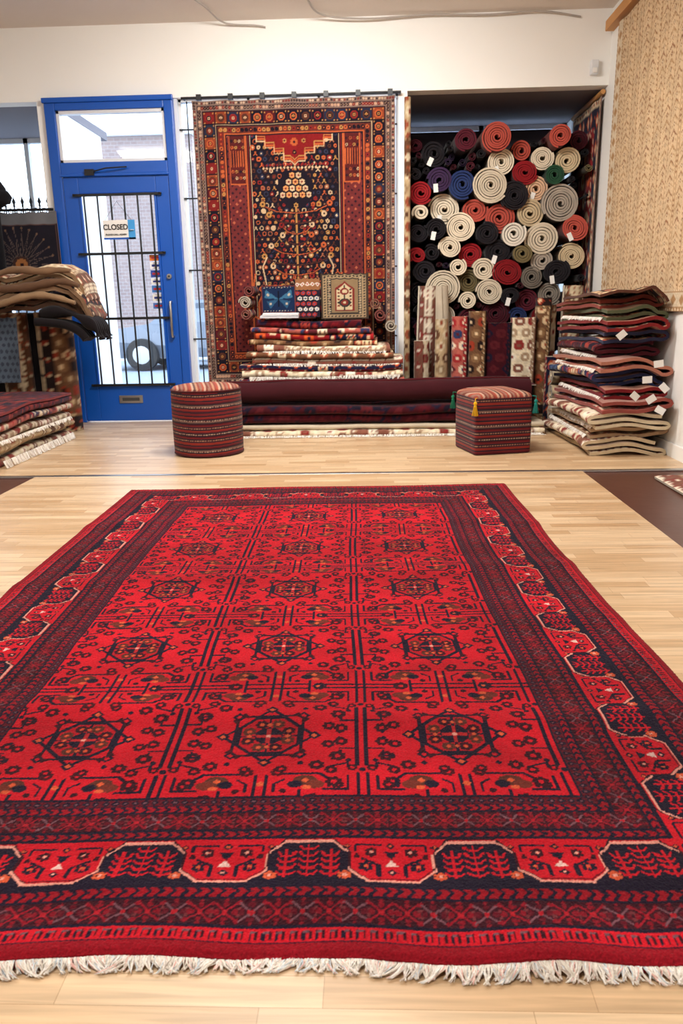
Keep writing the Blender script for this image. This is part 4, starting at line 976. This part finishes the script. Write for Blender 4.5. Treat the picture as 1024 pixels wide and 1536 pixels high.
def car():
    mb=MB(); pr=[(-2.1,.25),(-2.15,.6),(-1.95,.82),(-1.2,.92),(-.6,1.36),(.7,1.40),(1.5,.98),(2.05,.88),(2.15,.55),(2.1,.25)]
    n=len(pr); w=[.78,.86,.84,.82,.66,.66,.80,.82,.86,.78]
    P=np.array([[(x,-ww,z) for (x,z),ww in zip(pr,w)],[(x,ww,z) for (x,z),ww in zip(pr,w)]]); mb.grid(P,CARP)
    mb.add(P[0],[list(range(n))],CARP); mb.add(P[1],[list(range(n))],CARP)
    mb.add([(-1.05,-.80,.93),(-.55,-.69,1.30),(.62,-.69,1.34),(1.3,-.80,.98)],[[0,1,2,3]],DGLASS)
    for x in (-1.35,1.35):
        for y in (-.86,.86): mb.tube([(x,y-.1,.32),(x,y+.1,.32)],.32,BLACK,n=24); mb.tube([(x,y-.115,.32),(x,y+.115,.32)],.18,STEEL,n=16)
    o=mb.make('parked_car',bevel=.03); o.location=(-3.2,16.5,-.16); return o
car()
BARK=plain('bark',L(92,84,80),.9)
def tree():
    mb=MB(); R=random.Random(4)
    def br(p,d,l,r,k):
        q=p+d*l; mb.tube([p,(p+q)/2+Vector((R.uniform(-.05,.05),0,0)),q],[r,r*.85,r*.7],BARK,n=6)
        if k:
            for _ in range(3): br(q,(d+Vector((R.uniform(-.7,.7),R.uniform(-.5,.5),R.uniform(-.1,.5)))).normalized(),l*.72,r*.62,k-1)
    br(Vector((-6.6,12.0,-.15)),Vector((0,0,1)),1.9,.09,5); mb.make('bare_street_tree')
tree()

# ------------------------------------------------------------------ lights
w=bpy.data.worlds.new('World'); scene.world=w; w.use_nodes=True; nt=w.node_tree; bg=nt.nodes['Background']
tc=nt.nodes.new('ShaderNodeTexCoord'); sp=nt.nodes.new('ShaderNodeSeparateXYZ'); rp=nt.nodes.new('ShaderNodeValToRGB')
nt.links.new(tc.outputs['Generated'],sp.inputs[0]); nt.links.new(sp.outputs['Z'],rp.inputs[0]); nt.links.new(rp.outputs[0],bg.inputs[0])
rp.color_ramp.elements[0].color=(.82,.89,1,1); rp.color_ramp.elements[1].color=(.66,.80,1,1); bg.inputs[1].default_value=5.2
LAMP=bpy.data.materials.new('lamp_diffuser'); LAMP.use_nodes=True; LAMP.node_tree.nodes['Principled BSDF'].inputs['Emission Color'].default_value=(1,.95,.88,1); LAMP.node_tree.nodes['Principled BSDF'].inputs['Emission Strength'].default_value=3
for i,(x,y,e,tilt) in enumerate(((-.6,.2,62,0),(-.6,2.9,62,0),(-.4,4.9,105,24),(-2.9,2.5,30,10))):  # third lamp is tilted as an added wash to brighten the back wall
    nm='ceiling_light' if i==0 else 'ceiling_light.%03d'%i
    mb=MB(); mb.box(x-.62,x+.62,y-.17,y+.17,ZC-.06,ZC-.002,WHITEP); mb.box(x-.58,x+.58,y-.13,y+.13,ZC-.066,ZC-.06,LAMP); mb.make(nm,bevel=.005)
    l=bpy.data.lights.new('tube_light','AREA'); l.shape='RECTANGLE'; l.size=1.16; l.size_y=.4; l.energy=e; l.color=(1,.965,.915)
    o=bpy.data.objects.new('tube_light_%d'%i,l); scene.collection.objects.link(o); o.location=(x,y,ZC-.16); o.rotation_euler=(math.radians(tilt),0,0); o.parent=bpy.data.objects[nm]

# ------------------------------------------------------------------ camera
cam=bpy.data.cameras.new('camera'); co=bpy.data.objects.new('camera',cam); scene.collection.objects.link(co); scene.camera=co
cam.sensor_fit='VERTICAL'; cam.sensor_height=36; cam.sensor_width=24; cam.lens=26.95
t=math.radians(14.9); th=math.radians(2.2); ro=math.radians(1.1)
f=Vector((-math.sin(th)*math.cos(t),math.cos(th)*math.cos(t),-math.sin(t))); r=Vector((math.cos(th),math.sin(th),0)); u=r.cross(f)
u2=u*math.cos(ro)+r*math.sin(ro); r2=r*math.cos(ro)-u*math.sin(ro)
M=Matrix((r2,u2,-f)).transposed().to_4x4(); M.translation=(0,0,1.0); co.matrix_world=M
cam.clip_start=.02
cam.dof.use_dof=True; cam.dof.focus_distance=2.8; cam.dof.aperture_fstop=8.0
